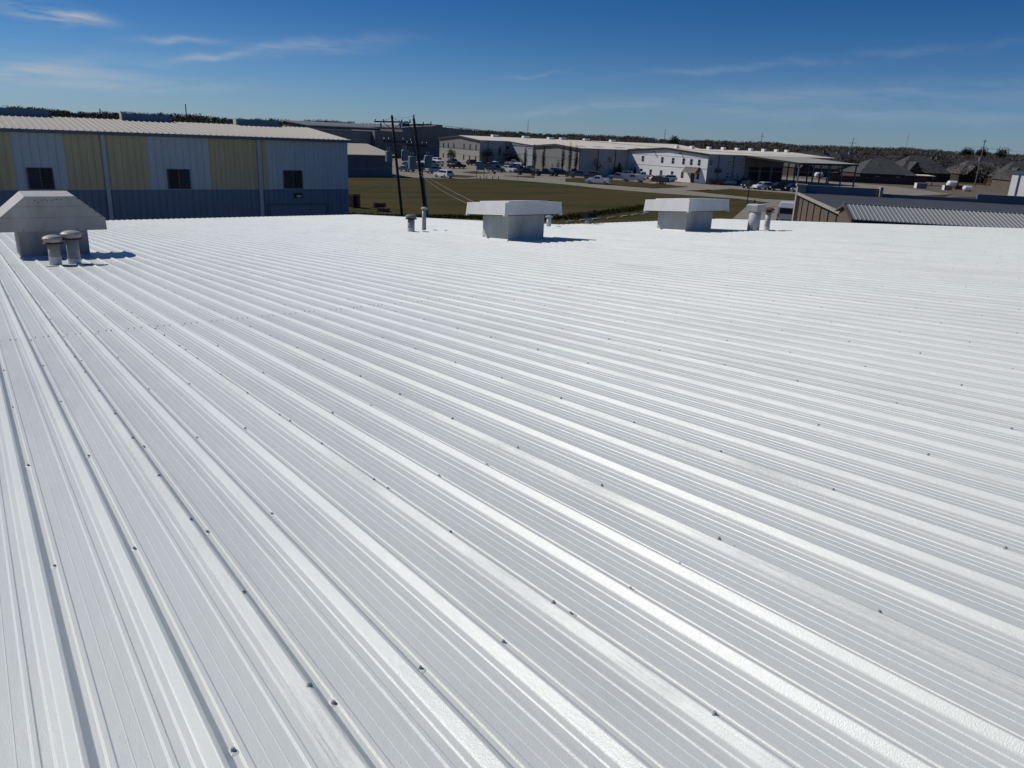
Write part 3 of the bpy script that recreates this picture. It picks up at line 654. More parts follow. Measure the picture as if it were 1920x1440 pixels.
for x in (14, 28, 40, 46, 58, 72): MB().box(x, 13.3, 8.9, x+2.6, 14.7, 9.75).build('roof_vent', M_TANK, t)
for y0, z0, y1, z1 in ((-.3, 7.6, 14, 8.82), (14, 8.82, 28.3, 7.6)): MB().hexa([(-.5, y0, z0-.25), (-.36, y0, z0-.25), (-.36, y1, z1-.25), (-.5, y1, z1-.25)], [(-.5, y0, z0+.2), (-.36, y0, z0+.2), (-.36, y1, z1+.2), (-.5, y1, z1+.2)]).build('rake_trim', M_BROWN, t)
# middle block
t = thing('works_building', 'middle cream-roofed works with brown-trimmed gable and cypress trees in front', 'building', (140, 168.5, 0))
gable_body(70, 21, 7.2, 7.95, 10.5).build('wall', M_GREY, t)
gable_roof(70, 21, 7.24, 8.0, 10.5).build('roof', M_WROOF, t)
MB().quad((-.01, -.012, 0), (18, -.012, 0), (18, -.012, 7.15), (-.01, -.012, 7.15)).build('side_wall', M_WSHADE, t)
MB().quad((.3, -.02, 5.3), (6.3, -.02, 5.3), (6.3, -.02, 7.1), (.3, -.02, 7.1)).build('wall_band', M_TANW, t)
for x in (-.15, 6.5, 12.9): MB().box(x, -.14, 0, x+.2, -.02, 7.15).build('downspout', M_BROWN, t)
for x in (8.2, 10.6, 12.1, 13.6, 14.9, 16.2, 17.4): MB().box(x, -.05, 5.4, x+.55, -.013, 7.0).build('translucent_panel', M_TANW, t)
window(t, (5.6, -.012, 4.4), 1.0, 1.0, 'v'); window(t, (11.0, -.012, 4.5), 1.2, 1.3, 'v'); window(t, (14.8, -.012, 2.1), .9, 3.2, 'v')
for a_, e_ in ((2, 5.5), (9, 12.5), (17, 20.5), (24, 27.5)): MB().hexa([(a_, 4.2, 7.64), (e_, 4.2, 7.64), (e_, 5.6, 7.74), (a_, 5.6, 7.74)], [(a_, 4.2, 7.72), (e_, 4.2, 7.72), (e_, 5.6, 7.82), (a_, 5.6, 7.82)]).build('skylight', M_GROOF, t)
for y0, z0, y1, z1 in ((-.3, 7.2, 10.5, 7.95), (10.5, 7.95, 21.3, 7.2)): MB().hexa([(-.5, y0, z0-.3), (-.36, y0, z0-.3), (-.36, y1, z1-.3), (-.5, y1, z1-.3)], [(-.5, y0, z0+.16), (-.36, y0, z0+.16), (-.36, y1, z1+.16), (-.5, y1, z1+.16)]).build('rake_trim', M_BROWN, t)
# white office block with canopy
t = thing('white_office', 'white two-storey gabled office block with small windows, dark awning and open canopy', 'building', (158, 139, 0))
gable_body(31, 29.5, 7.3, 8.25, 14.7).build('wall', M_WHITE, t)
for x in (37, 43, 49, 53.6):
    for y in (.3, 14.7, 29.2): MB().box(x-.15, y-.15, 0, x+.15, y+.15, 7.25 if y != 14.7 else 8.2).build('open_bay_post', M_TRIM, t)
gable_roof(54, 29.5, 7.34, 8.32, 14.7).build('roof', M_WROOF, t)
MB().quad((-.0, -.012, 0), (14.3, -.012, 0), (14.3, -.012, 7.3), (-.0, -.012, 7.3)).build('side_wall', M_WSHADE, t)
for y in (23.6, 16.1, 12.1, 8.3, 5.6, 2.9): window(t, (0, y, 5.2), .75, 1.35, 'u', mframe=M_POST, mull=True)
for y in (26.3, 23.8, 20.1, 16.1, 12.0, 8.3, 2.8): window(t, (0, y, 1.75), .75, 1.35, 'u', mframe=M_POST, mull=True)
for z in (3.6, 6.3): MB().box(-.05, .05, z, -.002, 29.4, z+.06).build('wall_seam', M_WSHADE, t)
for y0, z0, y1, z1 in ((-.3, 7.3, 14.7, 8.27), (14.7, 8.27, 29.8, 7.3)): MB().hexa([(-.5, y0, z0-.3), (-.36, y0, z0-.3), (-.36, y1, z1-.3), (-.5, y1, z1-.3)], [(-.5, y0, z0+.2), (-.36, y0, z0+.2), (-.36, y1, z1+.2), (-.5, y1, z1+.2)]).build('rake_trim', M_DARK, t)
aw = MB().prism([(-1.9, 2.55), (-.01, 2.75), (-.01, 4.0), (-.5, 4.0)], 'y', 2.3, 7.0).build('awning', M_BROWN, t)
MB().box(-.08, 4.0, 0, -.003, 5.2, 2.5).build('door', M_BROWN, t)
for y in (19.3, 9.4):
    f = MB().box(-.9, y-.12, 7.1, -.002, y+.12, 7.25).build('wall_lamp', M_DARK, t)
for x in (4.0, 9.8): MB().box(x, -.14, 0, x+.18, -.015, 7.3).build('downspout', M_TRIM, t)
for x, z in ((1.2, 5.3), (8.2, 5.3), (12.2, 5.3), (8.0, 2.2), (12.0, 2.2)): window(t, (x, -.012, z), 1.1, 1.3, 'v', mframe=M_PIPEW, mull=True)
MB().box(3.0, -.7, 2.9, 4.8, -.02, 3.9).build('awning', M_BROWN, t)
cr = MB().hexa([(14.0, -17.3, 6.25), (39.3, -17.3, 6.25), (39.3, -.38, 7.30), (14.0, -.38, 7.30)], [(14.0, -17.3, 6.40), (39.3, -17.3, 6.40), (39.3, -.38, 7.46), (14.0, -.38, 7.46)]).build('canopy_roof', mat('canopy_sheet', (.42, .40, .34), .6, .06, .2, spec=.2), t)
MB().box(14.0, -17.45, 5.9, 39.3, -17.32, 6.38).build('canopy_fascia', M_DARK, t)
MB().hexa([(13.85, -17.3, 5.95), (13.98, -17.3, 5.95), (13.98, -.4, 6.95), (13.85, -.4, 6.95)], [(13.85, -17.3, 6.38), (13.98, -17.3, 6.38), (13.98, -.4, 7.42), (13.85, -.4, 7.42)]).build('canopy_fascia', M_DARK, t)
for x in (14.3, 20.4, 26.6, 32.8, 39.0):
    MB().box(x-.14, -17.1, 0, x+.14, -16.8, 6.24).build('canopy_post', M_TRIM, t)
for x in (16.5, 21.5, 26.5): MB().box(x, -.08, 0, x+4, -.014, 4.5).build('bay_door', M_DARK, t)  # near-black doors hold the shade under the canopy in their colour
MB().box(14.4, -.05, 4.6, 31, -.013, 7.25).build('bay_header', M_GREYD, t); MB().box(14.4, -.04, 0, 31, -.003, 4.59).build('bay_wall', M_GREYD, t)  # canopy back wall coloured dark to stand in for the shade
for x in (3, 9, 16, 22, 28, 34, 40, 46, 51): MB().box(x, 14.2, 8.35, x+1.0, 15.2, 9.15).build('roof_vent', M_TANK, t)

# ------------------------------------------------------------------ flat roof building and striped shed at the right
rz = R(-47)
t = thing('flat_roof_building', 'low tan-brown building with dark flat roof and blue-grey parapet at the right', 'building', (87.7, 61.5, 0), rz)
def pz(y): return 4.5
MB().box(0, -36, 0, 46, -.3, 4.40).build('wall', M_BRWALL, t)
MB().box(-.25, -36.2, 4.405, 46.2, -.31, 4.55).build('roof', M_FLAT, t)
MB().box(-.40, -36.2, 4.30, -.26, -.95, 4.62).build('roof_edge_trim', M_TANP, t)
MB().box(.6, -.28, 0, 9.5, .15, 5.45).build('parapet', M_PARB, t)
MB().box(20.5, -.28, 0, 46, .15, 5.45).build('parapet', M_PARB, t)
MB().box(9.52, -.28, 0, 20.48, .15, 4.95).build('parapet', M_PARB, t)
MB().box(9.3, -.75, 4.56, 9.65, .3, 5.75).build('parapet_end', M_TANP, t)
for x0, x1 in ((.6, 9.5), (20.5, 46)): MB().box(x0, -.33, 5.455, x1, .2, 5.53).build('coping', M_SEAM, t)
p_ = MB().box(-.45, -.9, 0, .58, .2, 5.40).build('corner_pier', M_TANP, t)
MB().box(-.6, -1.05, 5.405, .75, .35, 5.62).build('coping', M_TANP, p_)
for y in (-4, -8.5, -13, -17.5, -22, -26.5, -31): MB().box(-.10, y-.08, 0, -.003, y+.08, 4.28).build('wall_batten', M_BROWN, t)
t = thing('standing_seam_shed', 'tan shed with ribbed grey standing-seam roof just past the white roof edge', 'shed', (55.7, 33.7, 0), rz)
LX = 30
MB().prism([(.3, 0), (.3, 4.9), (3.9, 5.68), (7.4, 4.9), (7.4, 0)], 'x', 0, LX).build('wall', M_BRWALL, t)
ss = math.atan2(.85, 3.8)
pan = MB().box(0, 0, -.06, .303, 3.9/math.cos(ss), 0).mesh('roof_panel', M_SEAM); rib = MB().box(0, 0, .001, .03, 3.9/math.cos(ss), .065).mesh('seam_rib', M_SEAMR)
for k in range(int(LX/.305)):
    o = link('roof_panel', pan, t, (-.3+k*.305, -.1, 5.0-.02), (ss, 0, 0)); link('seam_rib', rib, o, (.25, 0, 0))
MB().hexa([(-.3, 3.85, 5.80), (LX, 3.85, 5.80), (LX, 7.8, 4.95), (-.3, 7.8, 4.95)], [(-.3, 3.85, 5.86), (LX, 3.85, 5.86), (LX, 7.8, 5.01), (-.3, 7.8, 5.01)]).build('back_roof', M_SEAM, t)
MB().hexa([(-.42, -.15, 4.72), (-.31, -.15, 4.72), (-.31, 3.8, 5.60), (-.42, 3.8, 5.60)], [(-.42, -.15, 5.03), (-.31, -.15, 5.03), (-.31, 3.8, 5.91), (-.42, 3.8, 5.91)]).build('rake_trim', M_BROWN, t)
MB().box(-.3, -.28, 4.62, LX, -.11, 4.95).build('gutter', M_DARK, t)  # near-black strip stands in for the shaded wall under the eave
MB().box(-.45, 3.7, 5.80, LX, 4.0, 5.92).build('ridge_cap', M_SEAM, t)
t = thing('white_shed', 'tall white metal building corner at the far right edge', 'building', (226, 88, 0), R(-4))
MB().box(0, 0, 0, 40, 8, 5.9).build('wall', M_WHITE, t); MB().box(-.3, -.3, 5.905, 40.3, 8.3, 6.2).build('roof_edge', M_TRIM, t)
MB().box(-.2, 6, 0, -.003, 6.3, 5.8).build('corner_trim', M_TRIM, t); window(t, (0, 3, 2.2), .8, 2.2, 'u')

# ------------------------------------------------------------------ utility poles and wires
def transformer(parent, x, y, z, r=.42, h=1.25):
    o = MB().lathe([(r*.9, 0), (r, .06), (r, h-.08), (r*.92, h)], 14, (x, y, z)).build('transformer', M_TRANS, parent)
    MB().lathe([(.06, 0), (.09, .1), (.05, .2), (.08, .3), (.03, .38)], 8, (x+.12, y, z+h)).build('bushing', M_INS, o)
    MB().lathe([(.06, 0), (.09, .1), (.05, .2), (.08, .3), (.03, .38)], 8, (x-.14, y+.1, z+h)).build('bushing', M_INS, o)
    return o
def pole_thing(name, label, base, top, r0, r1, m, group=None):
    t = thing(name, label, 'utility pole', base, group=group)
    d = [top[i]-base[i] for i in range(3)]
    MB().tube([(0, 0, 0), tuple(d)], r0, 10, r1).build('pole', m, t)
    return t, (lambda z: (d[0]*z/d[2], d[1]*z/d[2], z))
UP = 'leaning utility poles beyond the white roof'
t, at = pole_thing('utility_pole', 'leaning dark utility pole with two crossarms, left of the pair', (43.5, 85, 0), (42.22, 85, 11.55), .19, .13, M_WOOD, UP)
def crossarm(t, at, z, d0, d1, tilt=0.0):
    x, y, _ = at(z); ax, ay = .89, -.45          # direction of the arm
    P = lambda d, o, dz: (x+ax*d+ay*o, y+ay*d-ax*o-.0, z+dz+tilt*d)
    o = MB().hexa([P(d0, .12, 0), P(d0, .26, 0), P(d1, .26, 0), P(d1, .12, 0)], [P(d0, .12, .16), P(d0, .26, .16), P(d1, .26, .16), P(d1, .12, .16)]).build('crossarm', M_WOOD, t)
    for q in (d0*.5, d1*.5): MB().tube([P(q, .2, 0), P(0, .2, -.8)], .035, 5).build('brace', M_WOOD, o)
    for q in (d0+.12, d0*.5, d1*.5, d1-.12):
        MB().lathe([(.03, 0), (.08, .08), (.05, .15), (.08, .22), (.02, .30)], 8, P(q, .19, .16)).build('insulator', M_INS, o)
crossarm(t, at, 10.75, -2.1, 2.1, .03); crossarm(t, at, 8.6, -1.3, 2.0)
for q in (-1.45, .75): 
    x, y, _ = at(10.4); MB().lathe([(.1, 0), (.1, .5)], 8, (x+q*.9, y-q*.45-.2, 10.15)).build('switch', M_INS, t)
x, y, _ = at(6.8); transformer(t, x-.85, y+.15, 6.35); transformer(t, x+.85, y-.6, 6.55)
MB().tube([at(11.3), (at(10.8)[0]-1.2, 0, 10.85)], .02, 5).build('stay', M_WIRE, t); MB().tube([at(11.3), (at(10.8)[0]+1.2, 0, 10.85)], .02, 5).build('stay', M_WIRE, t)
t, at = pole_thing('utility_pole', 'leaning dark utility pole carrying grey transformers, right of the pair', (44.05, 80, 0), (42.4, 80, 11.25), .2, .14, M_WOOD, UP)
crossarm(t, at, 10.5, -1.3, 1.9, .05); crossarm(t, at, 8.35, -1.2, 1.2)
x, y, _ = at(11.2); MB().lathe([(.05, 0), (.1, .15), (.06, .3), (.1, .42), (.02, .5)], 8, (x, y, 11.2)).build('insulator', M_INS, t)
x, y, _ = at(6.2); transformer(t, x-.85, y+.1, 5.85, .45, 1.4); transformer(t, x+.8, y-.6, 6.0, .45, 1.4)
MB().tube([(at(0)[0]+.23, -.1, 0), (at(6)[0]+.23, -.1, 6)], .07, 6).build('conduit', M_WIRE, t)
MB().tube([(at(0)[0]+.36, -.05, 0), (at(5)[0]+.36, -.05, 5)], .06, 6).build('conduit', M_DSP, t)
def wire(label, a, b, sag, r=.02, m=M_WIRE, grp='overhead wires', n=14):
    a, b = Vector(a), Vector(b); pts = []
    for i in range(n+1):
        s = i/n; p = a.lerp(b, s); p.z -= sag*4*s*(1-s); pts.append(p)
    o0 = pts[0].copy()
    o = MB().tube([p-o0 for p in pts], r, 5).build('overhead_wire', m, None, o0); return tag(o, label, 'wire', grp)
wire('pale service wire from the poles down to the white roof, upper of the pair', (43.2, 80, 5.6), (21.5, 34, 6.65), .12, .010, M_WIREL)
wire('pale service wire from the poles down to the white roof, lower of the pair', (43.3, 80, 5.25), (21.2, 34, 6.55), .22, .010, M_WIREL)
wire('dark sagging cable between the blue building corner and the left pole', (26.9, 62.3, 5.0), (42.9, 85, 4.9), .5, .025, M_INS)
wire('pale cable running from the low shed wall to the poles', (28, 72, 6.2), (43.1, 82, 6.2), .2, .018, M_WIREL)
wire('wire spanning from the pole top crossarm out to the right over the works', (44, 80, 10.75), (286, 129, 12.5), 3.2, .02, M_WIRE, n=30)
wire('wire crossing in front of the white office and its canopy', (44.1, 80, 8.5), (279, 129, 9.0), 3.6, .022, M_WIREL, n=30)
wire('lower wire crossing the front of the works toward the canopy', (44.1, 80, 8.45), (118, 166, 5.6), 1.2, .018, M_WIREL, n=20)
wire('long wire crossing before the dark-roofed houses at the right', (279, 129, 12.4), (420, 60, 12.2), 2.2, .03, M_WIREL, n=20)
wire('middle wire crossing before the dark-roofed houses at the right', (279, 129, 9.4), (420, 60, 9.2), 1.8, .03, M_WIREL, n=20)
wire('wire between the tops of the two leaning poles', (42.25, 85, 11.4), (42.4, 80, 11.5), .15, .02, M_WIRE)
def far_pole(label, p, h, arms, lean=(0, 0), r=.16, m=M_WOODG, tr=False):
    t, at = pole_thing('utility_pole', label, (p[0], p[1], 0), (p[0]+lean[0], p[1]+lean[1], h), r, r*.65, m, 'distant utility poles')
    for z, w in arms:
        x, y, _ = at(z); MB().box(x-w*.5, y-w*.35-.08, z-.06, x+w*.5, y-w*.35+.08, z+.06).build('crossarm', m, t) if False else MB().tube([(x-w*.41, y+w*.29, z), (x+w*.41, y-w*.29, z)], .08, 5).build('crossarm', m, t)
    if tr:
        x, y, _ = at(h*.55); transformer(t, x-.6, y, h*.55, .4, 1.2); transformer(t, x+.6, y-.2, h*.55, .4, 1.2)
    return t
far_pole('pale utility pole with transformers beside the white tanks at right', (279, 129), 15, [(14.5, 1.6), (12.6, 2)], (.3, 0), .2, M_WOODG, True)
far_pole('thin grey pole above the white office roof, left of the palm', (385, 378), 17.5, [(15, 1.4)], (.2, 0), .2)
far_pole('thin grey pole above the white office roof ridge, right of the palm', (330, 258), 16, [(14.5, 2), (11, 2)], (.3, -.2), .18)
far_pole('grey pole with wide crossarm behind the open canopy', (300, 190), 14.6, [(12.6, 3.2), (10.5, 1)], (.5, -.4), .18, M_WOODG, True)
far_pole('faint thin mast on the skyline above the dark-roofed houses', (620, 345), 24, [(21, 1.0)], (.6, -.4), .15)
far_pole('thin dark pole above the cream roof of the back works', (330, 455), 20, [], (0, 0), .2)
far_pole('dark pole rising behind the blue building ridge, between its roof vents', (44, 190), 13.4, [], (0, 0), .16, M_WOOD)
far_pole('short dark pole behind the ridge of the blue building, leftmost', (24, 170), 11.4, [], (0, 0), .15, M_WOOD)
far_pole('short dark pole behind the ridge of the blue building, beside the white roof beyond', (37, 180), 11.0, [], (0, 0), .15, M_WOOD)

# far white roof behind the blue building
t = thing('far_white_building', 'far white-roofed building peeping over the ridge of the blue building', 'building', (16, 215, 0))
MB().box(0, 0, 0, 33, 30, 8.2).build('wall', M_GREY, t); MB().hexa([(-.5, -.5, 8.25), (33.5, -.5, 8.25), (31.5, 15, 9.1), (1.5, 15, 9.1)], [(-.5, -.5, 8.45), (33.5, -.5, 8.45), (31.5, 15, 9.3), (1.5, 15, 9.3)]).build('roof', M_TANK, t)

# ------------------------------------------------------------------ vehicles
def side_body(prof, w, bev=.06):
    # prof: closed side outline (x forward, z up); narrowed slightly at the top
    zmax = max(z for _, z in prof); zmin = min(z for _, z in prof)
    def wd(z): return w/2-bev*max(0, (z-zmin)/(zmax-zmin)-.5)*2
    b = MB(); n = len(prof)
    for sgn in (-1, 1):
        for x, z in prof: b.v.append((x, sgn*wd(z), z))
    b.f.append(tuple(range(n))); b.f.append(tuple(reversed(range(n, 2*n))))
    for k in range(n): b.f.append((k, n+k, n+(k+1) % n, (k+1) % n))
    return b
CARS = {}
def wheel_meshes():
    ty = MB()
    prof = [(.22, -.12), (.36, -.12), (.38, -.08), (.38, .08), (.36, .12), (.22, .12)]
    n = 16; i0 = 0
    for r, yy in prof:
        for k in range(n): a = 2*PI*k/n; ty.v.append((r*math.cos(a), yy, r*math.sin(a)))
    for j in range(len(prof)-1):
        for k in range(n): ty.f.append((j*n+k, j*n+(k+1) % n, (j+1)*n+(k+1) % n, (j+1)*n+k))
    rm = MB(); 
    for yy in (-.10, .10):
        i = len(rm.v)
        for k in range(10): a = 2*PI*k/10; rm.v.append((.23*math.cos(a), yy, .23*math.sin(a)))
        rm.f.append(tuple(range(i, i+10)))
    return ty.mesh('tyre', M_TYRE), rm.mesh('rim', M_RIM)
TY, RM = wheel_meshes()
def make_vehicle(kind, paintm):
    key = kind
    if key not in CARS:
        d = {}
        if kind == 'pickup':
            L, w, wb = 5.7, 1.96, (-1.75, 1.85)
            d['body'] = side_body([(-2.85, .48), (-2.85, 1.12), (-.75, 1.16), (-.7, 1.2), (1.25, 1.2), (2.3, 1.12), (2.75, 1.0), (2.85, .7), (2.8, .42), (-2.6, .42)], w, .05)
            d['cabin'] = side_body([(-.74, 1.202), (-.62, 1.76), (-.45, 1.86), (.45, 1.87), (.6, 1.82), (1.3, 1.202)], w-.12, .16)
            d['side'] = [[(-.58, 1.24), (-.50, 1.72), (.02, 1.76), (.02, 1.24)], [(.09, 1.24), (.09, 1.76), (.48, 1.75), (1.02, 1.24)]]
            d['wsh'] = (.68, 1.80, 1.27, 1.25); d['rear'] = (-.60, 1.74, -.71, 1.27); d['cw'] = w-.12
            d['extra'] = MB().box(-2.75, -.78, 1.125, -.82, .78, 1.13)
        elif kind == 'suv':
            L, w, wb = 4.9, 1.94, (-1.45, 1.5)
            d['body'] = side_body([(-2.4, .5), (-2.42, 1.05), (-2.3, 1.15), (1.15, 1.12), (2.05, 1.02), (2.4, .85), (2.42, .45), (-2.2, .42)], w, .06)
            d['cabin'] = side_body([(-2.3, 1.152), (-2.05, 1.68), (-1.85, 1.76), (.2, 1.78), (.4, 1.72), (1.2, 1.122)], w-.1, .2)
            d['side'] = [[(-2.0, 1.2), (-1.85, 1.62), (-1.05, 1.66), (-1.05, 1.2)], [(-.98, 1.2), (-.98, 1.66), (-.1, 1.67), (-.1, 1.2)], [(-.03, 1.2), (-.03, 1.66), (.32, 1.62), (.9, 1.2)]]
            d['wsh'] = (.45, 1.69, 1.14, 1.17); d['rear'] = (-2.08, 1.62, -2.26, 1.2); d['cw'] = w-.1; d['extra'] = None
        else:
            L, w, wb = 4.7, 1.82, (-1.4, 1.45)
            d['body'] = side_body([(-2.35, .45), (-2.35, .85), (-2.2, .95), (1.0, .95), (1.95, .85), (2.32, .7), (2.35, .4), (-2.2, .38)], w, .06)
            d['cabin'] = side_body([(-1.85, .952), (-1.15, 1.38), (-.9, 1.44), (.1, 1.45), (.3, 1.4), (1.1, .952)], w-.12, .2)
            d['side'] = [[(-1.6, 1.0), (-1.1, 1.34), (-.45, 1.38), (-.45, 1.0)], [(-.38, 1.0), (-.38, 1.38), (.15, 1.37), (.85, 1.0)]]
            d['wsh'] = (.36, 1.37, 1.05, .99); d['rear'] = (-1.2, 1.36, -1.78, 1.0); d['cw'] = w-.12; d['extra'] = None
        d['w'] = w; d['wb'] = wb; d['L'] = L
        gl = []
        for poly in d['side']:
            for s in (-1, 1):
                b = MB(); p = [(x, s*(d['cw']/2+.012-.17*max(0, (z-1.0)/.8-.25)), z) for x, z in poly]
                b.quad(*(p if s < 0 else p[::-1])); gl.append(b.mesh('side_window', M_GLASS))
        d['gl'] = gl
        x0, z0, x1, z1 = d['wsh']; hw = d['cw']/2-.14
        d['ws'] = MB().hexa([(x0+.03, -hw+.1, z0), (x0+.03, hw-.1, z0), (x1+.03, hw, z1), (x1+.03, -hw, z1)], [(x0-.03, -hw+.1, z0-.02), (x0-.03, hw-.1, z0-.02), (x1-.03, hw, z1-.02), (x1-.03, -hw, z1-.02)]).mesh('windscreen', M_GLASS)
        x0, z0, x1, z1 = d['rear']
        d['rw'] = MB().hexa([(x0-.03, -hw+.1, z0), (x0-.03, hw-.1, z0), (x1-.03, hw, z1), (x1-.03, -hw, z1)], [(x0+.03, -hw+.1, z0-.02), (x0+.03, hw-.1, z0-.02), (x1+.03, hw, z1-.02), (x1+.03, -hw, z1-.02)]).mesh('rear_window', M_GLASS)
        CARS[key] = d
    return CARS[key]
VB = {}
def vehicle(kind, pm, label, u, v, heading, group='vehicles in the car park', cat=None):
    d = make_vehicle(kind, pm)
    t = thing({'pickup': 'pickup_truck', 'suv': 'sport_utility_car', 'sedan': 'sedan_car'}[kind], label, cat or {'pickup': 'pickup truck', 'suv': 'car', 'sedan': 'car'}[kind], (u, v, .022), R(heading), group)
    for part in ('body', 'cabin'):
        k = (kind, part, pm.name)
        if k not in VB: VB[k] = d[part].mesh(part, pm)
        link(part, VB[k], t)
    for g_ in d['gl']: link('side_window', g_, t)
    link('windscreen', d['ws'], t); link('rear_window', d['rw'], t)
    if d['extra']:
        if ('bed' not in VB): VB['bed'] = d['extra'].mesh('truck_bed', M_DARK)
        link('truck_bed', VB['bed'], t, (0, 0, .012))
    for x in d['wb']:
        for s in (-1, 1):
            wv = link('wheel', TY, t, (x, s*(d['w']/2-.10), .38)); link('rim', RM, wv, (0, s*.025, 0))
    if (kind, 'hl') not in VB:
        w = d['w']; L = d['L']/2; zt = .78 if kind != 'sedan' else .62
        VB[(kind, 'hl')] = MB().box(-.06, -.2, -.09, .06, .2, .09).mesh('headlight', M_LAMP); VB[(kind, 'tl')] = MB().box(-.05, -.09, -.2, .05, .09, .2).mesh('tail_light', M_REDL)
        VB[(kind, 'z')] = (L, w, zt)
    L, w, zt = VB[(kind, 'z')]
    for s in (-1, 1):
        link('headlight', VB[(kind, 'hl')], t, (L-.05, s*(w/2-.28), zt)); link('tail_light', VB[(kind, 'tl')], t, (-L+.03, s*(w/2-.12), zt+.12))
    return t
V = vehicle
V('suv', P_WHITE, 'white sport utility seen from behind, turning at the end of the lawn', 91.3, 157.8, 100)
V('suv', P_SILV, 'silver grey car parked sideways behind the right utility pole', 98.5, 174.6, 5)
V('sedan', P_BLUE, 'small blue car beside the low tan-roofed shed', 93.7, 180.3, -80)
V('pickup', P_WHITE, 'white pickup farthest back between the grey shed and the two-tone gable', 137.3, 247, -95)
V('suv', P_WHITE, 'white car in the back row before the grey shed lean-to', 131.9, 231.5, -92)
V('pickup', P_BLACK, 'black pickup in the back row left of the two-tone gable', 127, 236, -94)
V('suv', P_SILV, 'silver car in the row behind the right transformers', 118, 222, -90)
V('sedan', P_WHITE, 'white low car in the row behind the right transformers', 122.5, 222, -90)
V('sedan', P_NAVY, 'navy low car near the utility poles', 107, 205, -88)
V('pickup', P_GREY, 'dark grey pickup near the utility poles, far row', 111, 208, -90)
V('suv', P_WHITE, 'white car glinting behind the transformers', 106, 196, -85)
V('pickup', P_BLACK, 'large black pickup parked alone left of the lawn sign', 119.6, 199.2, 8)
V('suv', P_BLACK, 'black car parked by the two-tone gable wall', 138.9, 220.7, 5)
V('suv', P_NAVY, 'navy car parked right behind the lawn sign', 134, 207.7, -80)
V('pickup', P_BLACK, 'black pickup facing the lawn, just right of the sign', 131, 198.8, -75)
V('pickup', P_NAVY, 'navy pickup at the front of the parked group beyond the lawn sign', 122.9, 184, -78)
V('pickup', P_WHITE, 'white pickup nose-on at the front of the parked group', 126.4, 183, -75)
V('pickup', P_WHITE, 'white pickup by the pale wall, left of two', 157, 224, -45)
V('pickup', P_WHITE, 'white pickup by the pale wall, right of two', 163.5, 217, -40)
V('pickup', P_BLACK, 'black pickup nose-on beside the white one', 130.6, 183.4, -77)
V('pickup', P_GREY, 'dark grey pickup at the right end of the front parked group', 135, 184, -77)
V('pickup', P_BLACK, 'black pickup parked sideways along the drive, leftmost of three', 123.8, 170.5, -52)
V('pickup', P_BLACK, 'black pickup parked sideways along the drive, middle of three', 128.2, 168, -52)
V('suv', P_NAVY, 'dark car parked sideways along the drive, rightmost of three', 132.6, 166.5, -50)
V('suv', P_SILV, 'silver car before the brown-trimmed gable', 139.5, 177, -55)
V('pickup', P_SILV, 'silver pickup before the cypress trees', 139.6, 170, -50)
V('pickup', P_GREY, 'dark grey pickup with tailgate toward the lawn at the grass island', 133.6, 160.2, 130)
V('suv', P_GREY, 'grey car beside the dark grey pickup at the grass island', 138.6, 161.4, 125)
V('pickup', P_WHITE, 'white pickup driving along the road beside the lawn', 121, 138.4, 124, 'vehicles in the car park')
V('pickup', P_SILV, 'silver pickup parked between the grass island and the pale wall', 139.6, 152, 130)
V('suv', P_WHITE, 'white car at the corner of the white office gable', 153, 164.4, 160)
V('pickup', P_WHITE, 'white pickup parked under the left windows of the white office', 154.5, 158.5, 155)
V('pickup', P_SILV, 'silver pickup hitched to the black trailer', 139.4, 146, 118)
V('sedan', P_WHITE, 'white low car under the middle windows of the white office', 153.6, 151.5, 150)
V('suv', P_WHITE, 'white sport utility car nearest the office awning', 152.4, 147.2, 150)
V('sedan', P_SILV, 'pale car at the shaded side wall of the white office', 163.5, 136.6, 170)
V('pickup', P_BLUE, 'blue pickup at the shaded side wall of the white office', 170, 136.2, 5)
V('suv', P_BLACK, 'black car in the row before the canopy, leftmost', 158.6, 125, 165)
V('suv', P_WHITE, 'white-nosed car in the row before the canopy', 158.2, 121.3, 165)
V('pickup', P_BLACK, 'black pickup in the row before the canopy', 160.5, 118.6, 165)
V('suv', P_BLACK, 'second black car in the row before the canopy, beside the blue one', 162.6, 116.3, 165)
V('pickup', P_BLUE, 'dark blue pickup at the right end of the row before the canopy', 162, 112.8, 165)
V('suv', P_BLACK, 'black car tucked behind the silver grey car near the right pole', 103, 184, 10)
V('pickup', P_NAVY, 'navy pickup right of the small blue car', 99, 183, -82)
V('pickup', P_WHITE, 'white pickup in the middle row behind the right pole', 113, 214, -88)
V('suv', P_GREY, 'grey car in the middle row left of the black pickup', 116, 207, -88)
V('sedan', P_SILV, 'silver low car glinting in the middle row', 120.5, 212, -90)
V('pickup', P_BLACK, 'black pickup in the row against the two-tone gable', 132, 222, -92)
V('sedan', P_BLACK, 'black low car behind the white pickup of the back row', 126, 228, -90)
V('suv', P_BLACK, 'black car at the right end of the row behind the lawn sign', 141, 209, -80)
V('pickup', P_NAVY, 'navy pickup behind the front parked group', 136, 194, -78)
V('suv', P_WHITE, 'white car behind the front parked group, near the evergreens', 143, 200, -75)
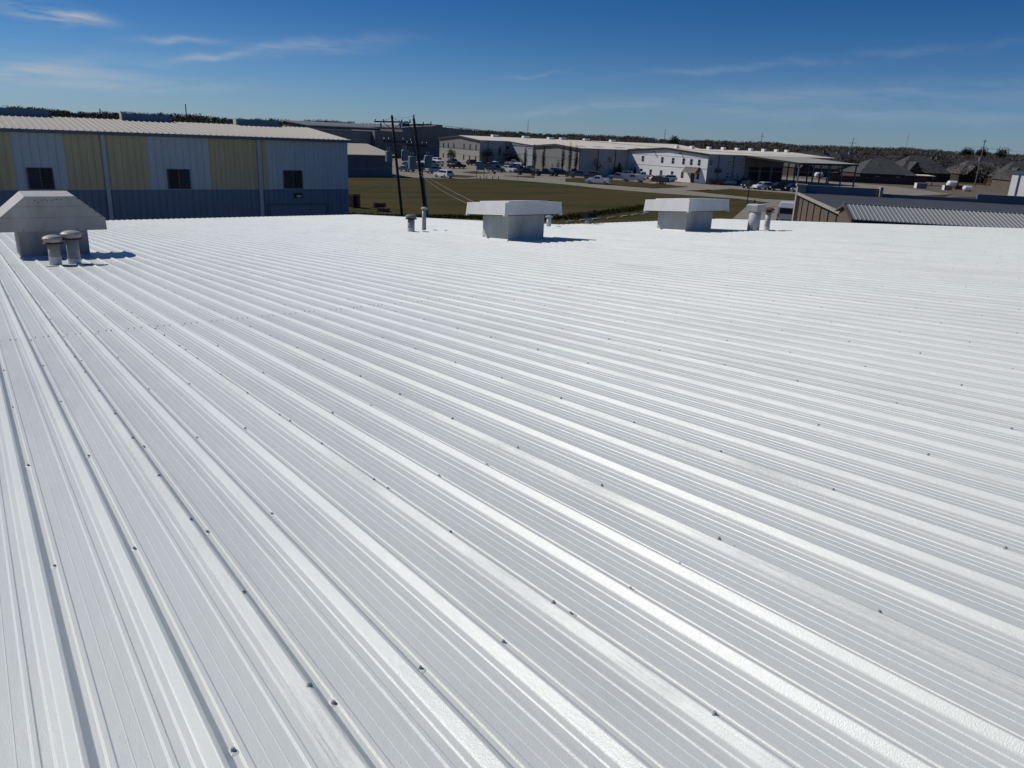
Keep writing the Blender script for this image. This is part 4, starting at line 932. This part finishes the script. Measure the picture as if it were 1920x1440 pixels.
# trailer with dark load
t = thing('flatbed_trailer', 'flat trailer with dark covered load behind the silver pickup', 'trailer', (141, 138.6, .02), R(118))
MB().box(-2.6, -1, .55, 2.2, 1, .72).build('deck', M_DARK, t)
MB().hexa([(-2.3, -.9, .725), (2.0, -.9, .725), (2.0, .9, .725), (-2.3, .9, .725)], [(-2.0, -.75, 1.6), (1.6, -.7, 1.9), (1.6, .7, 1.9), (-2.0, .75, 1.6)]).build('load', mat('dark_tarp', (.025, .028, .034), .7, .3, 2), t)
MB().tube([(2.2, 0, .6), (3.3, 0, .55)], .06, 6).build('drawbar', M_DARK, t)
for x in (-.9, 0):
    for s in (-1, 1): link('wheel', TY, t, (x, s*1.12, .38))
# white box van seen from behind, on the driveway
t = thing('delivery_van', 'white high-roofed van with dark rear window on the driveway', 'van', (95.4, 68.6, .025), R(36))
MB().hexa([(-2.4, -1.12, .4), (2.6, -1.12, .4), (2.6, 1.12, .4), (-2.4, 1.12, .4)], [(-2.45, -1.08, 2.0), (2.1, -1.08, 2.0), (2.1, 1.08, 2.0), (-2.45, 1.08, 2.0)]).build('body', P_WHITE, t)
MB().hexa([(-2.44, -1.07, 2.003), (1.9, -1.07, 2.003), (1.9, 1.07, 2.003), (-2.44, 1.07, 2.003)], [(-2.2, -.85, 2.62), (1.5, -.85, 2.62), (1.5, .85, 2.62), (-2.2, .85, 2.62)]).build('roof', P_WHITE, t)
MB().box(-2.50, -.88, 1.15, -2.435, .88, 1.92).build('rear_window', M_GLASS, t)
for x in (-1.6, 1.7):
    for s in (-1, 1): link('wheel', TY, t, (x, s*1.05, .38))
for s in (-1, 1): MB().box(-2.52, s*1.0-.07, .7, -2.44, s*1.0+.07, 1.1).build('tail_light', M_REDL, t)
t = thing('cargo_box', 'tan wooden box beside the white van', 'box', (96.2, 65.9, .02), R(40))
MB().box(-.9, -.8, .15, .9, .8, 1.3).build('box', M_ORG, t)
for x in (-.7, 0, .7): MB().box(x-.1, -.8, 0, x+.1, .8, .148).build('runner', M_PALLET, t)
MB().box(-.95, -.85, 1.302, .95, .85, 1.38).build('lid', M_ORG, t)
# machines and tanks in the right yard
t = thing('forklift', 'yellow forklift seen through the open canopy', 'forklift', (233, 151.5, .02), R(20))
MB().box(-1.6, -.9, .4, 1.0, .9, 1.5).build('body', M_YEL, t); MB().box(-1.9, -.85, .5, -1.602, .85, 1.7).build('counterweight', M_BROWN, t)
for x in (-.9, .8):
    for s in (-1, 1): MB().box(x-.06, s*.75-.06, 1.502, x+.06, s*.75+.06, 2.8).build('cage_post', M_DARK, t)
MB().box(-1.1, -.85, 2.802, 1.0, .85, 2.9).build('cage_roof', M_YEL, t)
for s in (-1, 1): MB().box(1.05, s*.4-.08, .2, 1.2, s*.4+.08, 4.2).build('mast', M_DARK, t); MB().box(1.2, s*.4-.06, .2, 2.3, s*.4+.06, .3).build('fork', M_DARK, t)
for x in (-1.1, .6):
    for s in (-1, 1): link('wheel', TY, t, (x, s*.92, .38))
def tank(label, u, v, L, r, h, rz, legs=True):
    t = thing('storage_tank', label, 'tank', (u, v, 0), R(rz), 'white storage tanks in the right yard')
    prof = [(-L/2, r*.55), (-L/2+r*.3, r*.9), (-L/2+r*.55, r), (L/2-r*.55, r), (L/2-r*.3, r*.9), (L/2, r*.55)]
    b = MB(); n = 14
    for x, rr in prof:
        for k in range(n): a = 2*PI*k/n; b.v.append((x, rr*1.05*math.cos(a), h+rr*math.sin(a)))
    for j in range(len(prof)-1):
        for k in range(n): b.f.append((j*n+k, j*n+(k+1) % n, (j+1)*n+(k+1) % n, (j+1)*n+k))
    b.f.append(tuple(range(n))); b.f.append(tuple(range((len(prof)-1)*n, len(prof)*n)))
    b.build('shell', M_TANK, t, smooth=False)
    for x in (-L*.3, L*.3): MB().box(x-.1, -r*.8, 0, x+.1, r*.8, h-r*.6).build('saddle', M_POST, t)
    MB().lathe([(.2, 0), (.2, .18)], 10, (0, 0, h+r*.97)).build('hatch', M_POST, t)
tank('large white rounded tank on the dirt yard behind the flat roof', 255, 124.6, 3.3, 1.0, 1.15, -35)
tank('smaller white tank nearest the pale utility pole', 238, 111.8, 2.5, .75, .85, -35)
tank('white tank seen under the open canopy', 249, 168, 3.0, .9, 1.1, -20)
def hut(label, u, v, w, d, h, rz, m, mend):
    t = thing('equipment_cabinet', label, 'cabinet', (u, v, 0), R(rz), 'equipment cabinets on the dirt yard')
    MB().box(0, -d/2, 0, w, d/2, h).build('body', m, t); MB().box(-.08, -d/2, 0, -.003, d/2, h).build('end_panel', mend, t)
    MB().box(-.1, -d/2-.08, h+.003, w+.1, d/2+.08, h+.1).build('lid', M_GALV, t)
hut('grey cabinet with white end on the dirt yard, left one', 231.6, 123.6, 3.0, 1.5, 1.5, -35, M_PARB, M_TANK)
hut('grey cabinet with white end on the dirt yard, right one', 235.5, 117.4, 2.2, 1.3, 1.3, -35, M_GREYD, M_TANK)
t = thing('red_shelter', 'open red shelter with pale flat roof on the dirt yard', 'shelter', (256, 137, 0), R(-33))
for x in (-4.5, -1.5, 1.5, 4.5): MB().box(x-.1, -2, 0, x+.1, -1.8, 2.9).build('post', M_RED, t)
MB().box(-4.6, 1.8, 0, 4.6, 2, 2.9).build('back_wall', M_RED, t); MB().box(-4.6, -1.8, 0, -4.45, 1.8, 1.2).build('side_wall', M_RED, t)
MB().hexa([(-5, -2.4, 2.91), (5, -2.4, 2.91), (5, 2.4, 3.1), (-5, 2.4, 3.1)], [(-5, -2.4, 3.05), (5, -2.4, 3.05), (5, 2.4, 3.24), (-5, 2.4, 3.24)]).build('roof', M_WROOF, t)
t = thing('brick_pump', 'reddish brown machine between the two white tanks', 'machine', (246, 118.5, 0), R(-35))
MB().box(-1, -.6, .2, 1, .6, 1.2).build('body', M_BRICK, t); MB().lathe([(.4, 0), (.45, .6), (.2, 1.1)], 10, (-.3, 0, 1.2)).build('motor', M_BRICKT, t); MB().box(-1.2, -.7, 0, 1.2, .7, .198).build('skid', M_RED, t)

t = thing('board_fence', 'long dark board fence before the hip-roofed house at the dirt yard', 'fence', (229, 150.5, 0), R(-33))
fp = MB()
for q in range(12): fp.box(q*.2, -.02, .08, q*.2+.19, .02, 2.0+.03*(q % 3))
fpm = fp.mesh('fence_panel', mat('fence_board', (.05, .04, .032), .9, .3, 2)); fpo = MB().box(-.06, -.1, 0, .06, -.025, 2.1).mesh('fence_post', M_BROWN)
for k in range(13): link('fence_panel', fpm, t, (k*2.44, 0, 0)); link('fence_post', fpo, t, (k*2.44, 0, 0))
# ------------------------------------------------------------------ lawn furniture
t = thing('lawn_sign', 'blank blue-grey sign board on two posts at the edge of the lawn', 'sign', (99.6, 155.2, 0), R(-35))
for x in (-.85, .85): MB().box(x-.06, -.06, 0, x+.06, .06, 3.35).build('post', M_WOODG, t)
MB().box(-.95, -.10, 1.95, .95, -.062, 3.3).build('board', M_SIGN, t)
t = thing('marker_sign', 'small sign on a single thin post beside the drive', 'sign', (108.2, 152.4, 0), R(-35))
MB().box(-.04, -.04, 0, .04, .04, 2.45).build('post', M_WOODG, t); MB().box(-.25, -.07, 1.8, .25, -.042, 2.4).build('board', M_POST, t)
t = thing('marker_sign', 'dark small sign on a post right of the lawn sign', 'sign', (105.2, 157.7, 0), R(-35))
MB().box(-.04, -.04, 0, .04, .04, 1.6).build('post', M_DARK, t); MB().box(-.3, -.07, 1.0, .3, -.042, 1.55).build('board', M_DARK, t)
for i, (x, y) in enumerate(((96.6, 150.6), (98.3, 150.5), (99.8, 150.4), (101.3, 150.2))):
    t = thing('bollard', ['pale bollard before the lawn sign, leftmost of four', 'pale bollard before the lawn sign, second from the left', 'pale bollard before the lawn sign, third from the left', 'pale bollard before the lawn sign, rightmost of four'][i], 'bollard', (x, y, 0), 0, 'bollards before the lawn sign')
    MB().lathe([(.11, 0), (.11, .85)], 10).build('post', M_POST, t); MB().lathe([(.11, .85), (.09, .92), (.02, .95)], 10).build('cap', M_KERB, t)
t = thing('street_lamp', 'black pole lamp on the grass wedge by the driveway', 'street lamp', (113.7, 90, 0))
MB().lathe([(.14, 0), (.14, .3), (.09, .4), (.07, 4.0)], 10).build('pole', M_DARK, t); MB().box(-.35, -.2, 4.0, .35, .2, 4.2).build('lamp_head', M_DARK, t)
t = thing('street_lamp', 'tall dark car park lamp with bent arm before the cypress trees', 'street lamp', (119.1, 160.6, 0))
MB().lathe([(.12, 0), (.07, 6.6)], 8).build('pole', M_WOOD, t); MB().tube([(0, 0, 6.5), (-.5, .3, 6.9), (-1.3, .7, 6.95)], .05, 6).build('arm', M_WOOD, t); MB().box(-1.8, .55, 6.88, -1.2, .9, 7.0).build('lamp_head', M_DARK, t)
t = thing('hydrant', 'small dark hydrant on the grass wedge right of the black lamp', 'hydrant', (116.4, 90.6, 0))
MB().lathe([(.16, 0), (.14, .1), (.13, .55), (.17, .6), (.1, .8), (.02, .85)], 10).build('barrel', M_BROWN, t); MB().tube([(-.25, 0, .45), (.25, 0, .45)], .07, 8).build('nozzle', M_BROWN, t)
kp = [(61, 75.1), (64, 76.2), (66.8, 77), (70.0, 77.7), (73.3, 78.6), (76.6, 80), (79.8, 81.1), (83.7, 82.9)]
for i in range(len(kp)-1):
    a, e = Vector(kp[i]), Vector(kp[i+1]); ang = math.atan2(e.y-a.y, e.x-a.x); L = (e-a).length*.55
    o = MB().hexa([(0, -.12, 0), (L, -.12, 0), (L, .12, 0), (0, .12, 0)], [(.02, -.10, .13), (L-.02, -.10, .13), (L-.02, .10, .13), (.02, .10, .13)]).build('kerb_block', M_KERB, None, (a.x, a.y, 0))
    o.rotation_euler = (0, 0, ang); tag(o, 'pale kerb block along the weedy ditch, %s from the left' % ['first', 'second', 'third', 'fourth', 'fifth', 'sixth', 'seventh'][i], 'kerb', 'kerb blocks along the ditch')
# pallets behind the corner of the blue building
for i, (x, y, n, lb) in enumerate(((42.6, 97, 12, 'tall stack of dark weathered pallets past the corner of the blue building'), (45.6, 95.5, 5, 'low stack of dark weathered pallets right of the tall one'), (44.2, 91.5, 3, 'lowest pile of dark pallets near the left pole foot'))):
    t = thing('pallet_stack', lb, 'pallets', (x, y, 0), R(15+i*12), 'pallets past the blue building')
    for k in range(n):
        b = MB(); z = k*.15; dx = random.uniform(-.06, .06)
        for q in (-.55, 0, .5): b.box(q-.05+dx, -.6, z, q+.05+dx, .6, z+.09)
        for q in range(6): b.box(-.62+dx, -.6+q*.215, z+.091, .62+dx, -.48+q*.215, z+.115)
        b.build('pallet', M_PALLET, t)

# ------------------------------------------------------------------ plants
def leaf_cloud(b, c, rad, n, s, clumps=10, thin=1.0):
    cs = []
    for _ in range(clumps):
        while True:
            p = Vector((random.uniform(-1, 1), random.uniform(-1, 1), random.uniform(-1, 1)))
            if p.length < 1: break
        cs.append(p*.85)
    for _ in range(n):
        p = random.choice(cs)+Vector((random.gauss(0, .25), random.gauss(0, .25), random.gauss(0, .25)))
        if p.length > 1.15: continue
        q = Vector((c[0]+p.x*rad[0], c[1]+p.y*rad[1], c[2]+p.z*rad[2]))
        d1 = Vector((random.gauss(0, 1), random.gauss(0, 1), random.gauss(0, 1)*thin)).normalized()*s*random.uniform(.5, 1.3)
        d2 = Vector((random.gauss(0, 1), random.gauss(0, 1), random.gauss(0, 1))).normalized()*s*random.uniform(.3, .8)
        i = len(b.v); b.v += [tuple(q), tuple(q+d1), tuple(q+d2)]; b.f.append((i, i+1, i+2))
def tree(name, label, u, v, h, r, crown_z, m, n=900, s=.35, cat='tree', group=None, clumps=14):
    t = thing(name, label, cat, (u, v, 0), random.uniform(0, 6), group)
    tk = MB().tube([(0, 0, 0), (random.uniform(-.1, .1), .05, crown_z*.8), (random.uniform(-.2, .2), 0, h*.8)], max(.08, h*.022), 7, max(.03, h*.008))
    for k in range(5):
        a = k*1.3; z = crown_z*.7+k*.08*h; tk.tube([(0, 0, z), (r*.6*math.cos(a), r*.6*math.sin(a), z+h*.18)], max(.04, h*.009), 5, .02)
    tk.build('trunk', M_BARK, t)
    b = MB(); leaf_cloud(b, (0, 0, (crown_z+h)/2), (r, r, (h-crown_z)/2), n, s, clumps); b.build('crown', m, t)
    return t
GC = 'cypress trees before the works'
for i, (x, y, h) in enumerate(((136.5, 188.6, 7.2), (137, 184.9, 7.6), (137.5, 181.4, 7.8), (137, 171.9, 8.2), (137.4, 169.4, 8.6), (137.8, 167.2, 9.6))):
    t = tree('cypress_tree', ['slim dark cypress before the brown-trimmed gable, leftmost of all', 'slim dark cypress, second from the left before the brown-trimmed gable', 'slim dark cypress, third from the left before the brown-trimmed gable',
          'slim dark cypress at the gable corner, left of the right-hand three', 'slim dark cypress at the gable corner, middle of the right-hand three', 'tallest slim dark cypress at the gable corner'][i], x, y, h, .55, .4, M_LEAFC, 1100, .28, 'tree', GC, 22)
tree('shrub', 'dark round evergreen against the two-tone gable', 143.5, 243, 4.3, 1.8, .2, M_LEAFD, 1400, .35, 'shrub', None, 20)
tree('shrub', 'wide dark evergreen against the pale wall, left one', 150.5, 230.5, 5.0, 2.6, .2, M_LEAFD, 1700, .4, 'shrub', None, 22)
tree('shrub', 'dark evergreen against the pale wall in the shaded corner', 160, 230, 5.2, 2.6, .2, M_LEAFD, 1700, .4, 'shrub', None, 22)
tree('shrub', 'dark bush at the corner between the middle works and the white office', 153.5, 167, 2.9, 1.7, .1, M_LEAFD, 1200, .3, 'shrub', None, 16)
tree('bare_tree', 'small bare tree against the pale side wall of the middle works', 145, 166.6, 4.6, 1.8, .8, M_LEAFB, 350, .3)
tree('bare_tree', 'small bare tree left of the office gable windows', 156.6, 165.2, 4.4, 1.5, .8, M_LEAFB, 300, .28)
for i, (x, y) in enumerate(((157, 136.2), (159.5, 135.8))): tree('shrub', ['brown shrub at the office corner, left one', 'brown shrub at the office corner, right one'][i], x, y, 1.7, 1.3, .1, M_LEAFB, 800, .22, 'shrub', 'shrubs at the office corner')
tree('broadleaf_tree', 'dark green palm-like tree rising over the white office roof', 285, 273, 12.6, 2.9, 6.5, M_LEAFD, 1100, .75, 'tree', 'evergreens on the skyline')
tree('broadleaf_tree', 'dark green tree among the dark-roofed houses', 312, 172, 9.2, 3.4, 4.0, M_LEAFD, 1300, .7, 'tree', 'evergreens on the skyline')
for i, (x, y, h, lb) in enumerate(((505, 242, 15.5, 'pine crown on the skyline left of the pale utility pole, first'), (530, 245, 15, 'pine crown on the skyline left of the pale utility pole, second'), (505, 222, 16, 'pine crown on the skyline just behind the pale utility pole'), (520, 190, 16, 'pine crown on the skyline at the right edge'))):
    tree('pine_tree', lb, x, y, h, 3.6, 8.5, M_LEAFD, 900, .9, 'tree', 'evergreens on the skyline')
et = random.Random(8)
for i, (x, y, h, r, m) in enumerate([(272, 160, 6.5, 2.4, M_LEAFD), (281, 176, 7.5, 2.6, M_LEAFB), (300, 182, 8, 3, M_LEAFB), (309, 140, 6.5, 2.6, M_LEAFD), (336, 168, 8.5, 3, M_LEAFB), (340, 140, 8, 2.8, M_LEAFD), (318, 120, 6, 2.4, M_LEAFD), (356, 208, 9, 3.2, M_LEAFB), (385, 214, 9, 3, M_LEAFD), (300, 235, 8, 2.6, M_LEAFD), (322, 250, 9, 3, M_LEAFB), (345, 282, 9, 3, M_LEAFD), (318, 300, 8.5, 3, M_LEAFD), (372, 318, 9, 3, M_LEAFB), (410, 250, 9.5, 3.2, M_LEAFD)]):
    tree('estate_tree', '%s tree among the estate houses, %s from the left' % ('dark evergreen' if m is M_LEAFD else 'bare brown', ['fifteenth', 'seventh', 'ninth', 'fourth', 'sixth', 'third', 'second', 'eighth', 'tenth', 'fifth', 'eleventh', 'twelfth', 'thirteenth', 'fourteenth', 'first'][i]), x, y, h, r, h*.3, m, 650, .55, 'tree', 'trees among the estate houses')
# weeds along the ditch: one mass
b = MB(); dp = [(34, 90), (40.6, 86.7), (44.6, 84), (51.2, 83.3), (54.7, 79.5), (63.3, 79), (70.9, 82), (86.3, 88.3), (92.5, 91)]
for i in range(len(dp)-1):
    a, e = Vector(dp[i]), Vector(dp[i+1]); n = int((e-a).length*150)
    for _ in range(n):
        p = a.lerp(e, random.random()); nn = Vector((-(e-a).y, (e-a).x)).normalized()*random.gauss(0, .9); p = p+nn
        h = random.uniform(.06, .38); w = random.uniform(.03, .10); an = random.uniform(0, PI); k = len(b.v)
        b.v += [(p.x-w*math.cos(an), p.y-w*math.sin(an), 0), (p.x+w*math.cos(an), p.y+w*math.sin(an), 0), (p.x+random.gauss(0, .15), p.y+random.gauss(0, .15), h)]; b.f.append((k, k+1, k+2))
o = b.build('ditch_weeds', M_DITCH); o['kind'] = 'stuff'; o['label'] = 'dark green weeds along the ditch at the near edge of the lawn'; o['category'] = 'weeds'
# ------------------------------------------------------------------ houses
def house(label, u, v, w, d, e, rdg, rz, mr, mw, hip=True, gables=1, chim=False):
    t = thing('house', label, 'house', (u, v, 0), R(rz), 'dark-roofed houses of the estate')
    MB().box(-w/2+.4, -d/2+.4, 0, w/2-.4, d/2-.4, e).build('wall', mw, t)
    i = d/2*.9 if hip else 0
    b = MB(); A = [(-w/2, -d/2, e+.01), (w/2, -d/2, e+.01), (w/2, d/2, e+.01), (-w/2, d/2, e+.01)]; r0, r1 = (-w/2+i, 0, rdg), (w/2-i, 0, rdg)
    b.quad(A[0], A[1], r1, r0); b.quad(A[2], A[3], r0, r1); b.quad(A[3], A[0], r0); b.quad(A[1], A[2], r1); b.quad(A[3], A[2], A[1], A[0])
    ro = b.build('roof', mr, t)
    for k in range(gables):
        x = -w*.22+k*w*.42; gw = w*.26; gz = e+(rdg-e)*.62; yb = -d/2+d/2*.62
        MB().quad((x-gw/2, -d/2-.4, e+.02), (x+gw/2, -d/2-.4, e+.02), (x, -d/2-.4, gz)).build('gable', mw, t)
        q = MB(); q.quad((x-gw/2-.2, -d/2-.6, e), (x, -d/2-.6, gz+.1), (x, yb, gz+.1), (x-gw/2-.2, -d/2+.2, e)); q.quad((x, -d/2-.6, gz+.1), (x+gw/2+.2, -d/2-.6, e), (x+gw/2+.2, -d/2+.2, e), (x, yb, gz+.1)); q.build('gable_roof', mr, t)
    for k in range(2): window(t, (-w*.18+k*w*.36, -d/2+.4, e*.55), 1.3, 1.3, 'v', mframe=M_POST)
    if chim: MB().box(w*.1, -.5, rdg-1.6, w*.1+.9, .5, rdg+.9).build('chimney', M_BRICKT, ro)
    MB().lathe([(.09, 0), (.09, 1.0)], 6, (-w*.1, -d*.2, e+(rdg-e)*.55)).build('vent_pipe', M_POST, ro)
    return t
H_ = house
H_('dark hip-roofed house nearest the dirt yard, right of the canopy', 250, 147, 19, 15, 3.0, 7.6, -33, M_SHINGG, M_BRICK, True, 0)
H_('large grey gabled house with small dormer gable behind the red shelter', 297, 160, 20, 16, 3.1, 9.0, -33, M_SHING, M_BRICK, True, 1)
H_('brown-grey hip-roofed house left of the pale utility pole', 326, 152, 20, 15, 3.0, 8.0, -35, M_SHINGB, M_BRICK, True, 1)
H_('long low brown-roofed house with brick wall at the right edge', 286, 112, 26, 12, 2.9, 5.9, -38, M_SHINGB, M_BRICKT, False, 0)
H_('dark-roofed house partly hidden behind the canopy end', 262, 182, 17, 14, 3.0, 7.6, -30, M_SHING, M_BRICK, True, 1)
H_('steep-gabled dark house behind the pole with wide crossarm', 318, 210, 18, 14, 3.1, 9.0, -28, M_SHING, M_BRICK, False, 1)
nm = ['far dark-hipped', 'far brown-hipped', 'far green-grey-hipped', 'far dark-gabled', 'far brown-gabled']
rr = random.Random(5)
k = 0
WHERE = ['above the cream roof of the middle works', 'over the white office ridge', 'over the canopy roof', 'behind the yard houses', 'far back by the woods at right']
spots = [(u_, v_) for (u_, v_) in [(283, 190), (300, 200), (292, 222), (318, 188), (310, 130), (330, 132), (352, 150), (340, 178), (310, 262), (330, 275), (305, 290), (286, 300), (300, 330), (322, 318), (345, 325), (338, 300), (362, 290), (390, 330), (384, 300), (412, 300), (350, 265), (376, 262), (402, 268), (430, 275), (350, 235), (374, 228), (400, 232), (428, 240), (455, 250),
         (345, 195), (372, 195), (398, 200), (425, 205), (452, 212), (360, 170), (388, 172), (416, 178), (446, 182), (372, 140), (400, 145), (430, 150), (345, 122), (375, 112), (405, 118), (436, 122), (350, 90), (385, 85), (270, 345), (300, 362), (328, 355)]]
ordn = ['first', 'second', 'third', 'fourth', 'fifth', 'sixth', 'seventh', 'eighth', 'ninth', 'tenth', 'eleventh', 'twelfth']
cnt = {}
def aimaz(u, v): return math.degrees(math.atan2(u, v))
spots.sort(key=lambda s: aimaz(*s))
for (u_, v_) in spots:
    a = aimaz(u_, v_); wi = 0 if a < 46 else 1 if a < 54.5 else 2 if a < 60 else 3 if a < 68 else 4
    ty = rr.randrange(5); key = (wi, ty); cnt[key] = cnt.get(key, 0)+1
    mr = [M_SHING, M_SHINGB, M_SHINGG, M_SHING, M_SHINGB][ty]
    H_('%s house %s, %s from left' % (nm[ty], WHERE[wi], ordn[cnt[key]-1]), u_+rr.uniform(-3, 3), v_+rr.uniform(-3, 3), rr.uniform(15, 20), rr.uniform(11, 14), 3.0, rr.uniform(6.8, 8.6), rr.uniform(-45, -20), mr, M_BRICK if rr.random() < .6 else M_BRICKT, ty < 3, rr.randrange(2), rr.random() < .3)

# ------------------------------------------------------------------ woods on the horizon: one mass of bare winter trees
rw = random.Random(3)
def woods(name, m, rows, label):
    b = MB()
    for (d0, d1, a0, a1, n, h0, h1, s, k) in rows:
        for _ in range(n):
            a = R(rw.uniform(a0, a1)); d = math.sqrt(rw.uniform(d0*d0, d1*d1)); cx_, cy_ = d*math.sin(a), d*math.cos(a)
            h = rw.uniform(h0, h1)*(1+.05*math.sin(a*37)+.03*math.sin(a*83+1)); r = rw.uniform(2.0, 3.6)
            i = len(b.v); b.v += [(cx_-.18, cy_+.1, 0), (cx_+.18, cy_-.1, 0), (cx_+rw.gauss(0, .5), cy_, h*.9)]; b.f.append((i, i+1, i+2))
            for _k in range(k):                       # upward, outward twigs
                z = h*(1-abs(rw.gauss(0, .34)))-.4
                if z < .4: continue
                rad = r*math.sqrt(max(.05, 1-(z/h-.55)**2*3)); t_ = rw.uniform(0, 2*PI); q = rad*math.sqrt(rw.random())
                ct, st_ = math.cos(t_), math.sin(t_); x, y = cx_+q*ct, cy_+q*st_
                L = s*rw.uniform(.6, 1.5); w = s*rw.uniform(.12, .34); p_ = rw.uniform(0, PI); i = len(b.v)
                b.v += [(x-w*math.cos(p_), y-w*math.sin(p_), z), (x+w*math.cos(p_), y+w*math.sin(p_), z), (x+ct*L*.6+rw.gauss(0, .2), y+st_*L*.6+rw.gauss(0, .2), min(z+L*rw.uniform(.2, .9), h+.5))]; b.f.append((i, i+1, i+2))
    o = b.build(name, m); o['kind'] = 'stuff'; o['label'] = label; o['category'] = 'woods'
woods('woods', M_WOODS, [(330, 480, 30, 76, 700, 5.5, 8.0, .9, 90), (480, 620, 24, 78, 1500, 9.0, 10.6, .95, 130), (620, 820, 20, 80, 1200, 11, 12.2, 1.3, 90), (820, 1050, 20, 82, 1200, 12, 14, 1.8, 60)], 'brown leafless woods filling the skyline at centre and right')
woods('woods', M_WOODF, [(330, 420, -14, 26, 800, 8, 10.3, .8, 100), (420, 650, -16, 28, 1000, 11, 12.6, 1.1, 80), (650, 900, -18, 26, 900, 12.5, 14.8, 1.5, 60)], 'dark woods on the skyline behind the blue building')
